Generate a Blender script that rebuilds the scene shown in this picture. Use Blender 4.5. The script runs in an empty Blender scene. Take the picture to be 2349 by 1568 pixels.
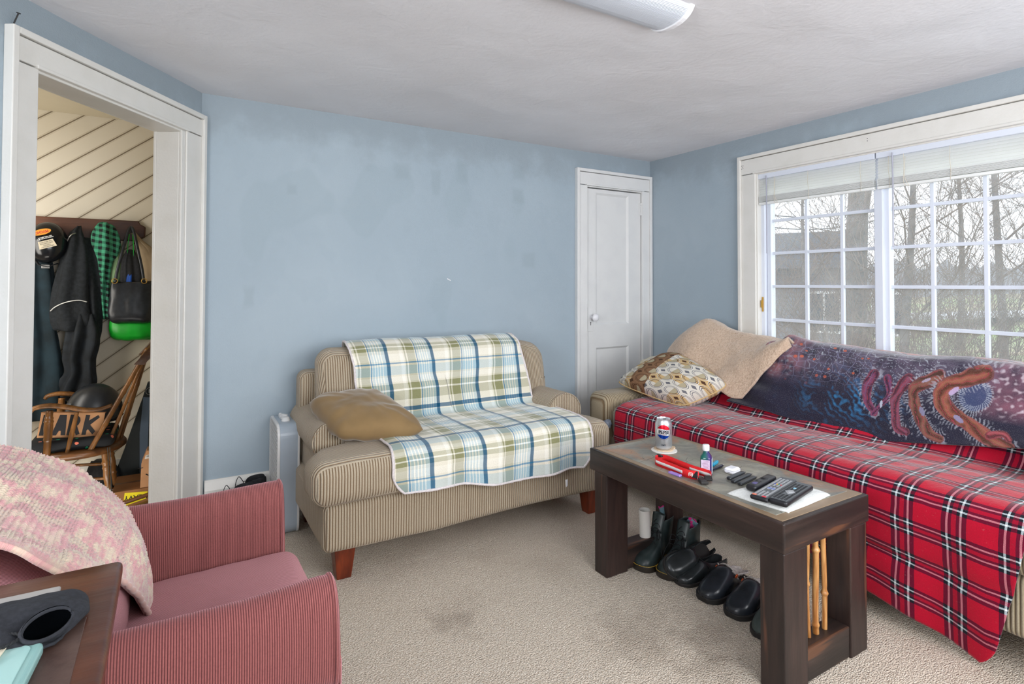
import bpy, bmesh, math, random
from mathutils import Vector, Matrix, noise, Quaternion
import numpy as np
PI = math.pi
S = bpy.context.scene
COL = S.collection
R = math.radians
random.seed(7)

# ---------------------------------------------------------------- camera
F_PX, CX, CY = 1312.667, 1203.524, 624.47
cam_d = bpy.data.cameras.new('camera'); cam = bpy.data.objects.new('camera', cam_d); COL.objects.link(cam)
cam_d.sensor_width = 36; cam_d.lens = F_PX/2349*36
cam_d.shift_x = -(CX-1174.5)/2349; cam_d.shift_y = -(784-CY)/2349
cam_d.clip_start = .02; cam_d.clip_end = 300
Xc = Vector((.85186, -.52376, .00178)); Fw = Vector((.52376, .85164, .01989))
Fw = (Fw - Xc*Fw.dot(Xc)).normalized(); Xc.normalize(); Yc = Xc.cross(Fw)
CAM = Vector((-.1129, -3.2337, 1.2))
cam.matrix_world = Matrix(((Xc.x, Yc.x, -Fw.x, CAM.x), (Xc.y, Yc.y, -Fw.y, CAM.y), (Xc.z, Yc.z, -Fw.z, CAM.z), (0, 0, 0, 1)))
S.camera = cam

# ---------------------------------------------------------------- light and exposure
S.view_settings.view_transform = 'Standard'; S.view_settings.look = 'None'
S.view_settings.gamma = 1; S.view_settings.use_curve_mapping = False
S.view_settings.exposure = 0.55
W = bpy.data.worlds.new('overcast_sky'); S.world = W; W.use_nodes = True
wn = W.node_tree; bg = wn.nodes['Background']
tc = wn.nodes.new('ShaderNodeTexCoord'); mp = wn.nodes.new('ShaderNodeMapping'); nz = wn.nodes.new('ShaderNodeTexNoise')
cr = wn.nodes.new('ShaderNodeValToRGB')
nz.inputs['Scale'].default_value = 2.0; nz.inputs['Detail'].default_value = 5
cr.color_ramp.elements[0].color = (.86, .91, 1, 1); cr.color_ramp.elements[1].color = (1, 1, 1, 1)
cr.color_ramp.elements[0].position = .35; cr.color_ramp.elements[1].position = .65
wn.links.new(tc.outputs['Generated'], mp.inputs[0]); wn.links.new(mp.outputs[0], nz.inputs['Vector'])
wn.links.new(nz.outputs['Fac'], cr.inputs[0]); wn.links.new(cr.outputs[0], bg.inputs['Color'])
bg.inputs['Strength'].default_value = 1.55

def area(name, loc, target, sx, sy, power, color):
    l = bpy.data.lights.new(name, 'AREA'); l.shape = 'RECTANGLE'; l.size = sx; l.size_y = sy; l.energy = power; l.color = color
    o = bpy.data.objects.new(name, l); COL.objects.link(o); o.location = loc
    o.rotation_euler = (Vector(target)-Vector(loc)).to_track_quat('-Z', 'Y').to_euler()
    return o
# added fill lights: two at unseen windows behind the camera, two hidden in the hall
area('rear_fill_light', (1.3, -4.55, 1.40), (.4, 0, 1.40), 2.6, 1.5, 66, (.975, .985, 1))
area('side_fill_light', (-2.15, -3.3, 1.40), (1.5, -1.2, 1.5), 1.5, 1.4, 60, (.975, .985, 1))
area('hall_fill_light', (-1.45, .18, 1.25), (-1.15, 1.1, 1.1), .5, 1.3, 13, (1, .95, .87))
area('hall_low_fill_light', (-.62, .12, .10), (-.50, 1.1, .75), .5, .12, 1.6, (1, .95, .87))

# ---------------------------------------------------------------- tagging and mesh helpers
def tag(o, label=None, cat=None, group=None, kind=None):
    if label: o['label'] = label
    if cat: o['category'] = cat
    if group: o['group'] = group
    if kind: o['kind'] = kind
    return o
def thing(name, label, cat, loc=(0, 0, 0), rz=0, group=None, rot=None):
    o = bpy.data.objects.new(name, None); COL.objects.link(o); o.empty_display_size = .1
    o.location = loc; o.rotation_euler = rot if rot else (0, 0, rz)
    return tag(o, label, cat, group)
def mesh(name, verts, faces, mat=None, parent=None, smooth=False, uv=None, loc=None):
    me = bpy.data.meshes.new(name); me.from_pydata([tuple(v) for v in verts], [], faces); me.update()
    if uv is not None:
        L = me.uv_layers.new(name='UVMap'); li = np.empty(len(me.loops), dtype=np.int32)
        me.loops.foreach_get('vertex_index', li)
        L.data.foreach_set('uv', np.asarray(uv, dtype=np.float32)[li].ravel())
    if smooth: me.polygons.foreach_set('use_smooth', [True]*len(me.polygons))
    o = bpy.data.objects.new(name, me); COL.objects.link(o)
    if mat: me.materials.append(mat)
    if parent: o.parent = parent
    if loc: o.location = loc
    return o
def bev(o, w=.004, seg=2, angle=40):
    m = o.modifiers.new('bevel', 'BEVEL'); m.width = w; m.segments = seg; m.limit_method = 'ANGLE'; m.angle_limit = R(angle)
    return o
def sub(o, n=1):
    m = o.modifiers.new('sub', 'SUBSURF'); m.levels = n; m.render_levels = n; return o
def solid(o, t, off=-1):
    m = o.modifiers.new('solid', 'SOLIDIFY'); m.thickness = t; m.offset = off; return o

class G:
    """collects shapes into one mesh"""
    def __init__(s): s.v = []; s.f = []
    def add(s, V, Fc):
        n = len(s.v); s.v += [Vector(p) for p in V]; s.f += [tuple(i+n for i in f) for f in Fc]; return s
    def box(s, x0, x1, y0, y1, z0, z1, M=None):
        V = [Vector((x, y, z)) for z in (z0, z1) for y in (y0, y1) for x in (x0, x1)]
        if M: V = [M @ p for p in V]
        return s.add(V, [(0, 2, 3, 1), (4, 5, 7, 6), (0, 1, 5, 4), (2, 6, 7, 3), (0, 4, 6, 2), (1, 3, 7, 5)])
    def tube(s, pts, r, n=8, cap=True, sq=None):
        pts = [Vector(p) for p in pts]; N = len(pts)
        rr = r if isinstance(r, (list, tuple)) else [r]*N
        t0 = (pts[1]-pts[0]).normalized()
        ref = Vector((0, 0, 1)) if abs(t0.z) < .9 else Vector((1, 0, 0))
        a = t0.cross(ref).normalized(); V = []; Fc = []
        for i, p in enumerate(pts):
            t = (pts[min(i+1, N-1)]-pts[max(i-1, 0)])
            if t.length < 1e-9: t = t0
            t.normalize(); a = (a - t*a.dot(t)).normalized(); b = t.cross(a)
            for k in range(n):
                w = 2*PI*k/n; c, d = math.cos(w), math.sin(w)
                if sq: c *= sq[0]; d *= sq[1]
                V.append(p+(a*c+b*d)*rr[i])
        for i in range(N-1):
            for k in range(n):
                k2 = (k+1) % n; Fc.append((i*n+k, i*n+k2, (i+1)*n+k2, (i+1)*n+k))
        if cap: Fc.append(tuple(range(n-1, -1, -1))); Fc.append(tuple((N-1)*n+k for k in range(n)))
        return s.add(V, Fc)
    def lathe(s, prof, n=24, M=None, cap=True):
        V = []; Fc = []
        for (r, z) in prof:
            for k in range(n):
                w = 2*PI*k/n; V.append(Vector((r*math.cos(w), r*math.sin(w), z)))
        if M: V = [M @ p for p in V]
        for i in range(len(prof)-1):
            for k in range(n):
                k2 = (k+1) % n; Fc.append((i*n+k, i*n+k2, (i+1)*n+k2, (i+1)*n+k))
        if cap: Fc.append(tuple(range(n-1, -1, -1))); Fc.append(tuple((len(prof)-1)*n+k for k in range(n)))
        return s.add(V, Fc)
    def prism(s, poly, h0, h1, M=None):
        n = len(poly); V = [Vector((p[0], p[1], h0)) for p in poly]+[Vector((p[0], p[1], h1)) for p in poly]
        if M: V = [M @ p for p in V]
        return s.add(V, [tuple(range(n-1, -1, -1)), tuple(range(n, 2*n))]+[(k, (k+1) % n, n+(k+1) % n, n+k) for k in range(n)])
    def ob(s, name, mat, parent=None, smooth=False, loc=None):
        return mesh(name, s.v, s.f, mat, parent, smooth, loc=loc)
def T(x, y, z): return Matrix.Translation((x, y, z))
def RX(a): return Matrix.Rotation(a, 4, 'X')
def RY(a): return Matrix.Rotation(a, 4, 'Y')
def RZ(a): return Matrix.Rotation(a, 4, 'Z')
def fbm(x, y, z, o=3):
    return noise.fractal(Vector((x, y, z)), 1.0, 2.0, o)
def rbox(name, size, r, mat, parent, loc=(0, 0, 0), n=14, rot=None, deform=None, M=None):
    """rounded block, dense enough to be shaped further by deform(p)->p"""
    hx, hy, hz = [a/2 for a in size]; r = min(r, hx*.999, hy*.999, hz*.999)
    bm = bmesh.new(); bmesh.ops.create_cube(bm, size=2)
    bmesh.ops.subdivide_edges(bm, edges=bm.edges[:], cuts=n, use_grid_fill=True)
    V = []
    def warp(a, h):   # finer steps near the rounded border
        k = r/h*1.0; m = .5
        s = abs(a); s = (s/m*(1-k)) if s < m else (1-k)+(s-m)/(1-m)*k
        return math.copysign(s, a)*h
    for v in bm.verts:
        p = Vector((warp(v.co.x, hx), warp(v.co.y, hy), warp(v.co.z, hz)))
        q = Vector((max(-(hx-r), min(hx-r, p.x)), max(-(hy-r), min(hy-r, p.y)), max(-(hz-r), min(hz-r, p.z))))
        d = p-q
        if d.length > 1e-9: p = q + d.normalized()*r
        if deform: p = Vector(deform(p))
        v.co = (M @ p) if M else p
    me = bpy.data.meshes.new(name); bm.to_mesh(me); bm.free()
    me.polygons.foreach_set('use_smooth', [True]*len(me.polygons))
    o = bpy.data.objects.new(name, me); COL.objects.link(o)
    if mat: me.materials.append(mat)
    if parent: o.parent = parent
    o.location = loc
    if rot: o.rotation_euler = rot
    return o
def gridmesh(name, nu, nv, fn, mat, parent=None, thick=None, smooth=True, uvfn=None, off=-1, loc=None):
    V = []; U = []
    for j in range(nv+1):
        for i in range(nu+1):
            u, v = i/nu, j/nv; V.append(fn(u, v)); U.append(uvfn(u, v) if uvfn else (u, v))
    Fc = [(j*(nu+1)+i, j*(nu+1)+i+1, (j+1)*(nu+1)+i+1, (j+1)*(nu+1)+i) for j in range(nv) for i in range(nu)]
    o = mesh(name, V, Fc, mat, parent, smooth, uv=U, loc=loc)
    if thick: solid(o, thick, off)
    return o
def catmull(P, n=10):
    P = [Vector(p) for p in P]; out = []
    Q = [P[0]*2-P[1]]+P+[P[-1]*2-P[-2]]
    for i in range(1, len(Q)-2):
        a, b, c, d = Q[i-1], Q[i], Q[i+1], Q[i+2]
        for k in range(n):
            t = k/n
            out.append(.5*((2*b)+(-a+c)*t+(2*a-5*b+4*c-d)*t*t+(-a+3*b-3*c+d)*t**3))
    out.append(P[-1]); return out
def resample(P, n):
    L = [0]
    for a, b in zip(P, P[1:]): L.append(L[-1]+(b-a).length)
    out = []; j = 0
    for i in range(n+1):
        s = L[-1]*i/n
        while j < len(P)-2 and L[j+1] < s: j += 1
        t = (s-L[j])/max(1e-9, L[j+1]-L[j]); out.append(P[j].lerp(P[j+1], min(1, max(0, t))))
    return out, L[-1]
def text(name, body, size, mat, parent=None, M=None, depth=.0006, warp=None, bold=0, align='CENTER', sx=1):
    c = bpy.data.curves.new(name, 'FONT'); c.body = body; c.size = size; c.extrude = depth/2; c.align_x = align; c.align_y = 'CENTER'
    c.offset = bold
    t = bpy.data.objects.new(name+'_tmp', c); COL.objects.link(t)
    dg = bpy.context.evaluated_depsgraph_get(); dg.update()
    me = bpy.data.meshes.new_from_object(t.evaluated_get(dg)); bpy.data.objects.remove(t)
    me.name = name
    for v in me.vertices:
        p = Vector((v.co.x*sx, v.co.y, v.co.z))
        if warp: p = Vector(warp(p))
        v.co = (M @ p) if M else p
    me.materials.clear(); me.materials.append(mat)
    o = bpy.data.objects.new(name, me); COL.objects.link(o)
    if parent: o.parent = parent
    return o

# ---------------------------------------------------------------- node helpers
class NX:
    def __init__(s, nt, k): s.nt = nt; s.k = k
    def m(s, op, b=None, c=None, rev=False, cl=False):
        n = s.nt.nodes.new('ShaderNodeMath'); n.operation = op; n.use_clamp = cl
        ins = [s, b] if not rev else [b, s]
        if c is not None: ins.append(c)
        for i, a in enumerate(ins):
            if a is None: continue
            if isinstance(a, NX): s.nt.links.new(a.k, n.inputs[i])
            else: n.inputs[i].default_value = a
        return NX(s.nt, n.outputs[0])
    def __add__(s, o): return s.m('ADD', o)
    __radd__ = __add__
    def __sub__(s, o): return s.m('SUBTRACT', o)
    def __rsub__(s, o): return s.m('SUBTRACT', o, rev=True)
    def __mul__(s, o): return s.m('MULTIPLY', o)
    __rmul__ = __mul__
    def __truediv__(s, o): return s.m('DIVIDE', o)
    def lt(s, o): return s.m('LESS_THAN', o)
    def gt(s, o): return s.m('GREATER_THAN', o)
    def fr(s): return s.m('FRACT')
    def fl(s): return s.m('FLOOR')
    def sin(s): return s.m('SINE')
    def cos(s): return s.m('COSINE')
    def ab(s): return s.m('ABSOLUTE')
    def sq(s): return s.m('SQRT')
    def pw(s, e): return s.m('POWER', e)
    def mn(s, o): return s.m('MINIMUM', o)
    def mx(s, o): return s.m('MAXIMUM', o)
    def cl(s): return s.m('ADD', 0.0, cl=True)
    def band(s, a, b): return s.gt(a)*s.lt(b)
    def ramp(s, a, b):   # smooth 0..1 between a and b
        n = s.nt.nodes.new('ShaderNodeMapRange'); n.interpolation_type = 'SMOOTHSTEP'
        s.nt.links.new(s.k, n.inputs[0]); n.inputs[1].default_value = a; n.inputs[2].default_value = b
        return NX(s.nt, n.outputs[0])
class MB:
    def __init__(s, name, rough=.6, color=(.5, .5, .5), spec=None, metal=0, sheen=0):
        s.m = bpy.data.materials.new(name); s.m.use_nodes = True; s.nt = s.m.node_tree
        s.b = s.nt.nodes['Principled BSDF']; s.b.inputs['Roughness'].default_value = rough
        s.b.inputs['Base Color'].default_value = (*color, 1); s.b.inputs['Metallic'].default_value = metal
        if spec is not None: s.b.inputs['Specular IOR Level'].default_value = spec
        if sheen: s.b.inputs['Sheen Weight'].default_value = sheen; s.b.inputs['Sheen Roughness'].default_value = .4
        s._tc = None
    def tc(s, which='Object'):
        if not s._tc: s._tc = s.nt.nodes.new('ShaderNodeTexCoord')
        return s._tc.outputs[which]
    def xyz(s, which='Object'):
        n = s.nt.nodes.new('ShaderNodeSeparateXYZ'); s.nt.links.new(s.tc(which), n.inputs[0])
        return [NX(s.nt, n.outputs[i]) for i in range(3)]
    def normal(s):
        g = s.nt.nodes.new('ShaderNodeNewGeometry'); n = s.nt.nodes.new('ShaderNodeSeparateXYZ'); s.nt.links.new(g.outputs['Normal'], n.inputs[0])
        return [NX(s.nt, n.outputs[i]) for i in range(3)]
    def noise(s, scale=5, detail=3, rough=.5, which='Object', stretch=None, dist=0):
        n = s.nt.nodes.new('ShaderNodeTexNoise'); n.inputs['Scale'].default_value = scale; n.inputs['Detail'].default_value = detail
        n.inputs['Roughness'].default_value = rough; n.inputs['Distortion'].default_value = dist
        v = s.tc(which)
        if stretch:
            mp = s.nt.nodes.new('ShaderNodeMapping'); mp.inputs['Scale'].default_value = stretch; s.nt.links.new(v, mp.inputs[0]); v = mp.outputs[0]
        s.nt.links.new(v, n.inputs['Vector']); return NX(s.nt, n.outputs['Fac'])
    def voro(s, scale=50, feature='F1', which='Object', stretch=None, out='Distance', rnd=1):
        n = s.nt.nodes.new('ShaderNodeTexVoronoi'); n.feature = feature; n.inputs['Scale'].default_value = scale
        n.inputs['Randomness'].default_value = rnd
        v = s.tc(which)
        if stretch:
            mp = s.nt.nodes.new('ShaderNodeMapping'); mp.inputs['Scale'].default_value = stretch; s.nt.links.new(v, mp.inputs[0]); v = mp.outputs[0]
        s.nt.links.new(v, n.inputs['Vector']); return NX(s.nt, n.outputs[out])
    def mix(s, fac, a, b, blend='MIX'):
        n = s.nt.nodes.new('ShaderNodeMix'); n.data_type = 'RGBA'; n.blend_type = blend
        if isinstance(fac, NX): s.nt.links.new(fac.k, n.inputs[0])
        else: n.inputs[0].default_value = fac
        for i, c in ((6, a), (7, b)):
            if isinstance(c, tuple): n.inputs[i].default_value = (*c, 1)
            else: s.nt.links.new(c.k if isinstance(c, NX) else c, n.inputs[i])
        return n.outputs[2]
    def color(s, c): s.nt.links.new(c.k if isinstance(c, NX) else c, s.b.inputs['Base Color']); return s
    def rough(s, c): s.nt.links.new(c.k, s.b.inputs['Roughness']); return s
    def bump(s, h, dist=.002, strength=1):
        n = s.nt.nodes.new('ShaderNodeBump'); n.inputs['Distance'].default_value = dist; n.inputs['Strength'].default_value = strength
        s.nt.links.new(h.k, n.inputs['Height']); s.nt.links.new(n.outputs[0], s.b.inputs['Normal']); return s
def plain(name, color, rough=.5, metal=0, spec=None, nz=0, scale=60, bump=0, sheen=0):
    b = MB(name, rough, color, spec, metal, sheen)
    if nz or bump:
        f = b.noise(scale, 4)
        if nz:
            dk = tuple(c*(1-nz) for c in color); lt = tuple(min(1, c*(1+nz)) for c in color)
            b.color(b.mix(f.ramp(.3, .7), dk, lt))
        if bump: b.bump(f, bump)
    return b.m
def srgb(r, g, b):
    f = lambda c: (c/255/12.92) if c/255 <= .04045 else ((c/255+.055)/1.055)**2.4
    return (f(r), f(g), f(b))

# ---------------------------------------------------------------- materials
def m_wall():
    b = MB('blue_wall_paint', .55, spec=.3)
    big = b.noise(1.1, 3).ramp(.35, .7); mid = b.noise(4.5, 2, .4).ramp(.52, .60); sm = b.noise(2.6, 2, .3, stretch=(1, 1, .6)).ramp(.60, .63)
    c = b.mix(big, srgb(161, 176, 187), srgb(169, 183, 193)); c = b.mix(mid*.14, c, srgb(150, 166, 178)); c = b.mix(sm*.22, c, srgb(148, 165, 174))
    # rolled touch-up paint: a greyer ceiling border, vignette darkening painted in too, and a few dabs on the back wall
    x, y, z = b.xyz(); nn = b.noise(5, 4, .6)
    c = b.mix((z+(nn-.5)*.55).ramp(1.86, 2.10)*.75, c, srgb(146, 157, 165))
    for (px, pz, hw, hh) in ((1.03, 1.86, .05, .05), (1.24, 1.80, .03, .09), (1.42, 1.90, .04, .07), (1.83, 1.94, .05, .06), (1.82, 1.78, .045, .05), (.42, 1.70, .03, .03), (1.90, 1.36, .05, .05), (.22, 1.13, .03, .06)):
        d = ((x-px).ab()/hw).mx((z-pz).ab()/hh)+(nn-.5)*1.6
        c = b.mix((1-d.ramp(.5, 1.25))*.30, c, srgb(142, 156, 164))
    c = b.mix((((x-1.33).ab()/.012).mx(((z-1.225)+(x-1.33)*.5).ab()/.003)).lt(1), c, srgb(226, 228, 230))
    b.color(c); b.bump(b.noise(180, 3)*.6+b.noise(25, 3)*.8, .0016); return b.m
def m_ceiling():
    b = MB('ceiling_paint', .7, spec=.2)
    c = b.mix(b.noise(1.6, 4).ramp(.35, .7), srgb(224, 223, 226), srgb(231, 231, 235))
    b.color(c); b.bump(b.noise(60, 4)*.5+b.noise(7, 3, stretch=(1, 1, 1), dist=1.2)*1.6, .002); return b.m
def m_trim():
    b = MB('white_trim_paint', .38)
    b.color(b.mix(b.noise(9, 4).ramp(.4, .75), srgb(226, 224, 219), srgb(221, 219, 213))); b.bump(b.noise(90, 3), .0006); return b.m
def m_doorpaint():
    b = MB('white_door_paint', .42)
    b.color(b.mix(b.noise(7, 4).ramp(.4, .75), srgb(226, 226, 225), srgb(221, 221, 221))); b.bump(b.noise(120, 3), .0005); return b.m
def m_carpet():
    b = MB('berber_carpet', .95, spec=.1)
    v = b.voro(150, stretch=(1, 1.6, 1)); n1 = b.noise(230, 2); n2 = b.noise(3, 4); n3 = b.noise(60, 2)
    c = b.mix(n1.ramp(.36, .60), srgb(180, 160, 138), srgb(252, 243, 228))
    c = b.mix(v.ramp(.15, .75)*.75, c, srgb(214, 199, 182)); c = b.mix(n3.ramp(.55, .8)*.35, c, srgb(238, 230, 218))
    c = b.mix(n2.ramp(.45, .75)*.22, c, srgb(160, 142, 124))
    x, y, z = b.xyz()
    for (sx, sy, sr) in ((1.25, -1.75, .16), (1.32, -2.0, .1), (.75, -1.35, .1), (1.45, -1.9, .12)):   # traffic stains
        d = ((x-sx)*(x-sx)+(y-sy)*(y-sy)).sq()+b.noise(11, 4)*.34-.17
        c = b.mix((1-d.ramp(sr*.1, sr*1.3))*.30, c, srgb(112, 96, 82))
    b.color(c); b.bump((1-v)*1.0+n1*.5, .0045); return b.m
def m_cord(name, light, dark, pitch, mode='x', rough=.85, wear=.3, wob=.0, sharp=(.35, .75), nap=.0):
    """corduroy: wales run across the chosen axis; mode 'x' = stripes counted along x, 'auto' = y on side faces"""
    b = MB(name, rough, spec=.15, sheen=(.9 if 'rose' in name else .25))
    if 'rose' in name: b.b.inputs['Sheen Tint'].default_value = (1, .55, .60, 1)
    x, y, z = b.xyz()
    if mode == 'x': s = x
    elif mode == 'y': s = y
    elif mode == 'uv': s = b.xyz('UV')[0]
    else:
        nx, ny, nz_ = b.normal()
        f = ny.ab().gt(.72); s = x*f+y*(1-f)
    if wob: s = s+b.noise(6, 2)*wob
    w = (s*(2*PI/pitch)).sin()*.5+.5
    c = b.mix(w.ramp(*sharp), dark, light)
    n = b.noise(260, 2)
    c = b.mix(n.ramp(.4, .8)*.22, c, tuple(a*.6 for a in dark))
    n4 = b.noise(4, 4).ramp(.4, .75)
    c = b.mix(n4*wear, c, tuple(a*.72 for a in light))
    b.color(c); b.bump(w.pw(.6)+n*.15, pitch*.30); return b.m
def m_wood(name, dark, light, scale=6, stretch=(1, 1, 12), rough=.35, streak=None, bump=.0008):
    b = MB(name, rough)
    g = b.noise(scale, 5, .6, stretch=stretch, dist=.6); f = b.noise(scale*8, 3, .6, stretch=stretch)
    c = b.mix(g.ramp(.35, .68), dark, light); c = b.mix(f.ramp(.45, .7)*.35, c, tuple(a*.55 for a in dark))
    if streak: c = b.mix(b.noise(scale*2.6, 3, .5, stretch=stretch).ramp(.60, .68)*.7, c, streak)
    b.color(c); b.bump(f+g*.5, bump); return b.m
def mixstr(b, t, segs, ground):
    c = ground
    out = None
    for (a, e, col) in segs:
        src = out if out is not None else ground
        out = b.mix(t.band(a, e), src, col)
    return out
def m_plaid(name, pu, pv, segs_u, segs_v, ground, offu=0, offv=0, wv=.5, fuzz=.12, rough=.95, wob=.004, strong=None):
    b = MB(name, rough, spec=.1, sheen=.4)
    u, v, _ = b.xyz('UV')
    w = b.noise(14, 2, which='UV'); w2 = b.noise(300, 2, which='UV')
    u = u+(w-.5)*wob; v = v+(w-.5)*wob
    tu = (u/pu+offu).fr(); tv = (v/pv+offv).fr()
    cu = mixstr(b, tu, segs_u, ground); cv = mixstr(b, tv, segs_v, ground)
    c = b.mix(wv, cu, cv)
    tw = ((u+v)*1400).sin()*.5+.5
    if strong:
        (a0, a1), (b0, b1), sc, (t0_, t1_), (q0, q1) = strong
        c = b.mix((tu.band(a0, a1)+tv.band(b0, b1)).cl()*.72, c, sc); c = b.mix(tu.band(a0, a1)*tv.band(b0, b1)*.6, c, (.003, .05, .11)); c = b.mix((tu.band(t0_, t1_)+tv.band(q0, q1)).cl()*.45, c, srgb(60, 128, 172))
    c = b.mix(tw*.10, c, cu); c = b.mix(w2.ramp(.35, .7)*fuzz, c, (.02, .02, .02)); c = b.mix(b.noise(120, 3, which='UV').ramp(.6, .85)*fuzz, c, (.9, .9, .9))
    b.color(c); b.bump(w2*.6+b.noise(60, 3, which='UV')*.8, .0015); return b.m
M = {}
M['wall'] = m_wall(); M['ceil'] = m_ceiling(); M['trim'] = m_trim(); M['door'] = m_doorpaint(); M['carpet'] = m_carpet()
M['tan'] = m_cord('tan_corduroy', srgb(190, 176, 154), srgb(136, 112, 86), .0112, 'auto', wear=.25, sharp=(.12, .42))
M['tanx'] = m_cord('tan_corduroy_front', srgb(184, 169, 143), srgb(133, 111, 84), .0112, 'x', wear=.25, sharp=(.12, .42))
M['sofa'] = m_cord('beige_corduroy', srgb(178, 167, 143), srgb(130, 114, 90), .0125, 'y', wear=.2, sharp=(.12, .42))
M['pink'] = m_cord('rose_corduroy', srgb(158, 96, 93), srgb(112, 62, 62), .0040, 'x', wear=.35, sharp=(.1, .7))
M['pinky'] = m_cord('rose_corduroy_seat', srgb(166, 110, 110), srgb(134, 82, 84), .0040, 'y', wear=.3, sharp=(.2, .8))
M['darkwood'] = m_wood('dark_stained_pine', srgb(30, 23, 22), srgb(66, 48, 43), 9, (1, 1, .08), .42, streak=srgb(104, 66, 48))
M['darkwoodh'] = m_wood('dark_stained_apron', srgb(30, 24, 23), srgb(60, 45, 41), 9, (1, .08, 1), .35)
M['darkwoodx'] = m_wood('dark_stained_rail', srgb(32, 25, 23), srgb(66, 50, 44), 9, (.08, 1, 1), .45, streak=srgb(110, 70, 46))
M['desk'] = m_wood('reddish_desk_wood', srgb(70, 36, 22), srgb(104, 56, 32), 4, (.25, 1.4, 1), .3)
M['deskdk'] = m_wood('worn_desk_leather', srgb(72, 50, 44), srgb(92, 72, 64), 7, (1, 1, 1), .45)
M['leg'] = m_wood('cherry_leg', srgb(84, 30, 14), srgb(132, 54, 24), 12, (1, 1, .2), .3)
M['oak'] = m_wood('old_maple', srgb(88, 56, 26), srgb(146, 98, 50), 14, (1, 1, .25), .3)
M['oakh'] = m_wood('old_maple_dark', srgb(70, 42, 20), srgb(116, 74, 38), 14, (.25, 1, 1), .35)
M['rack'] = m_wood('walnut_rack', srgb(72, 42, 28), srgb(118, 74, 50), 6, (.12, 1, 1), .4)
M['white'] = plain('white_plastic', srgb(236, 236, 240), .35)
M['blind'] = plain('white_vinyl_slats', srgb(238, 240, 238), .5)
M['vinyl'] = plain('window_vinyl', srgb(222, 228, 240), .35)
M['black'] = plain('black_leather', srgb(34, 37, 42), .32, nz=.3, scale=40, bump=.0006)
M['blackm'] = plain('black_matte', srgb(32, 33, 37), .8, nz=.3, scale=80, bump=.0006)
M['rubber'] = plain('dark_rubber', srgb(34, 32, 31), .6)
M['metal'] = plain('brushed_metal', srgb(170, 168, 165), .3, metal=1)
M['brass'] = plain('brass', srgb(200, 160, 80), .3, metal=1)
M['card'] = plain('corrugated_cardboard', srgb(186, 138, 98), .85, nz=.08, scale=20)
M['cardd'] = plain('brown_box_cardboard', srgb(150, 104, 64), .85, nz=.1, scale=15)
M['ink'] = plain('black_ink', srgb(28, 28, 32), .7)
M['paper'] = plain('white_paper', srgb(226, 222, 216), .8)
M['cream'] = plain('cream_fabric', srgb(216, 206, 184), .9, nz=.06, scale=50, bump=.001)
M['red'] = plain('red_webbing', srgb(222, 26, 32), .6, nz=.08, scale=300)
M['text_white'] = plain('printed_white', srgb(230, 230, 226), .6)
# ================================================================ THE ROOM
LD = Vector((-.5684, -.8228, 0)); NIN = Vector((.8228, -.5684, 0))       # along the left wall, and into the room from it
ML = Matrix(((LD.x, NIN.x, 0, 0), (LD.y, NIN.y, 0, 0), (0, 0, 1, 0), (0, 0, 0, 1)))
WX = 3.0053; HC = 2.2
def struct(g, name, mat, **k):
    o = g.ob(name, mat, **k); return tag(o, kind='structure')
struct(G().box(-3.2, WX+.12, -4.32, 1.25, -.1, 0), 'floor', M['carpet'])
# gently uneven old plaster ceiling
def ceil_fn(u, v):
    x = -2.3+u*(WX+.06+2.3); y = -4.3+v*(4.3+.06)
    d = min(abs(y), abs(WX-x)); a = min(1, d/.5)
    return Vector((x, y, HC+.012*a*fbm(x*.9, y*.9, 3)+.004*fbm(x*4, y*4, 1)*a))
c_ = gridmesh('ceiling', 90, 80, ceil_fn, M['ceil'], thick=.06, off=1); c_.data.flip_normals(); tag(c_, kind='structure')
g = G(); g.box(0, 2.39, 0, .12, 0, 2.26); g.box(2.915, WX+.12, 0, .12, 0, 2.26); g.box(2.39, 2.915, 0, .12, 1.895, 2.26); g.box(2.39, 2.915, .09, .12, 0, 1.895)
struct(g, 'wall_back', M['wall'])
g = G(); Y0, Y1, Z0, Z1 = -.945, -2.375, .735, 1.893
g.box(WX, WX+.12, Y0, 0, 0, 2.26); g.box(WX, WX+.12, -4.32, Y1, 0, 2.26); g.box(WX, WX+.12, Y1, Y0, Z1, 2.26); g.box(WX, WX+.12, Y1, Y0, 0, Z0)
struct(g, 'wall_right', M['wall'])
g = G(); OP0, OP1, OH = .168, .905, 1.905   # clear opening
WO0, WO1, WOH = OP0-.026, OP1+.02, OH+.02
g.box(.0, WO0, -.11, 0, 0, 2.26, ML); g.box(WO1, 3.2, -.11, 0, 0, 2.26, ML); g.box(WO0, WO1, -.11, 0, WOH, 2.26, ML)
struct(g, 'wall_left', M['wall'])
e = LD*3.2
g = G(); wy0, wy1 = -2.55, -4.05
g.box(e.x-.1, e.x, -4.32, -4.05, 0, 2.26); g.box(e.x-.1, e.x, wy0, e.y+.05, 0, 2.26); g.box(e.x-.1, e.x, wy1, wy0, 0, .8); g.box(e.x-.1, e.x, wy1, wy0, 1.95, 2.26)
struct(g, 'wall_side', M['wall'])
g = G(); g.box(-2.3, .0, -4.32, -4.2, 0, 2.26); g.box(2.6, WX+.12, -4.32, -4.2, 0, 2.26); g.box(0, 2.6, -4.32, -4.2, 0, .75); g.box(0, 2.6, -4.32, -4.2, 2.0, 2.26)
struct(g, 'wall_rear', M['wall'])
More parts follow.
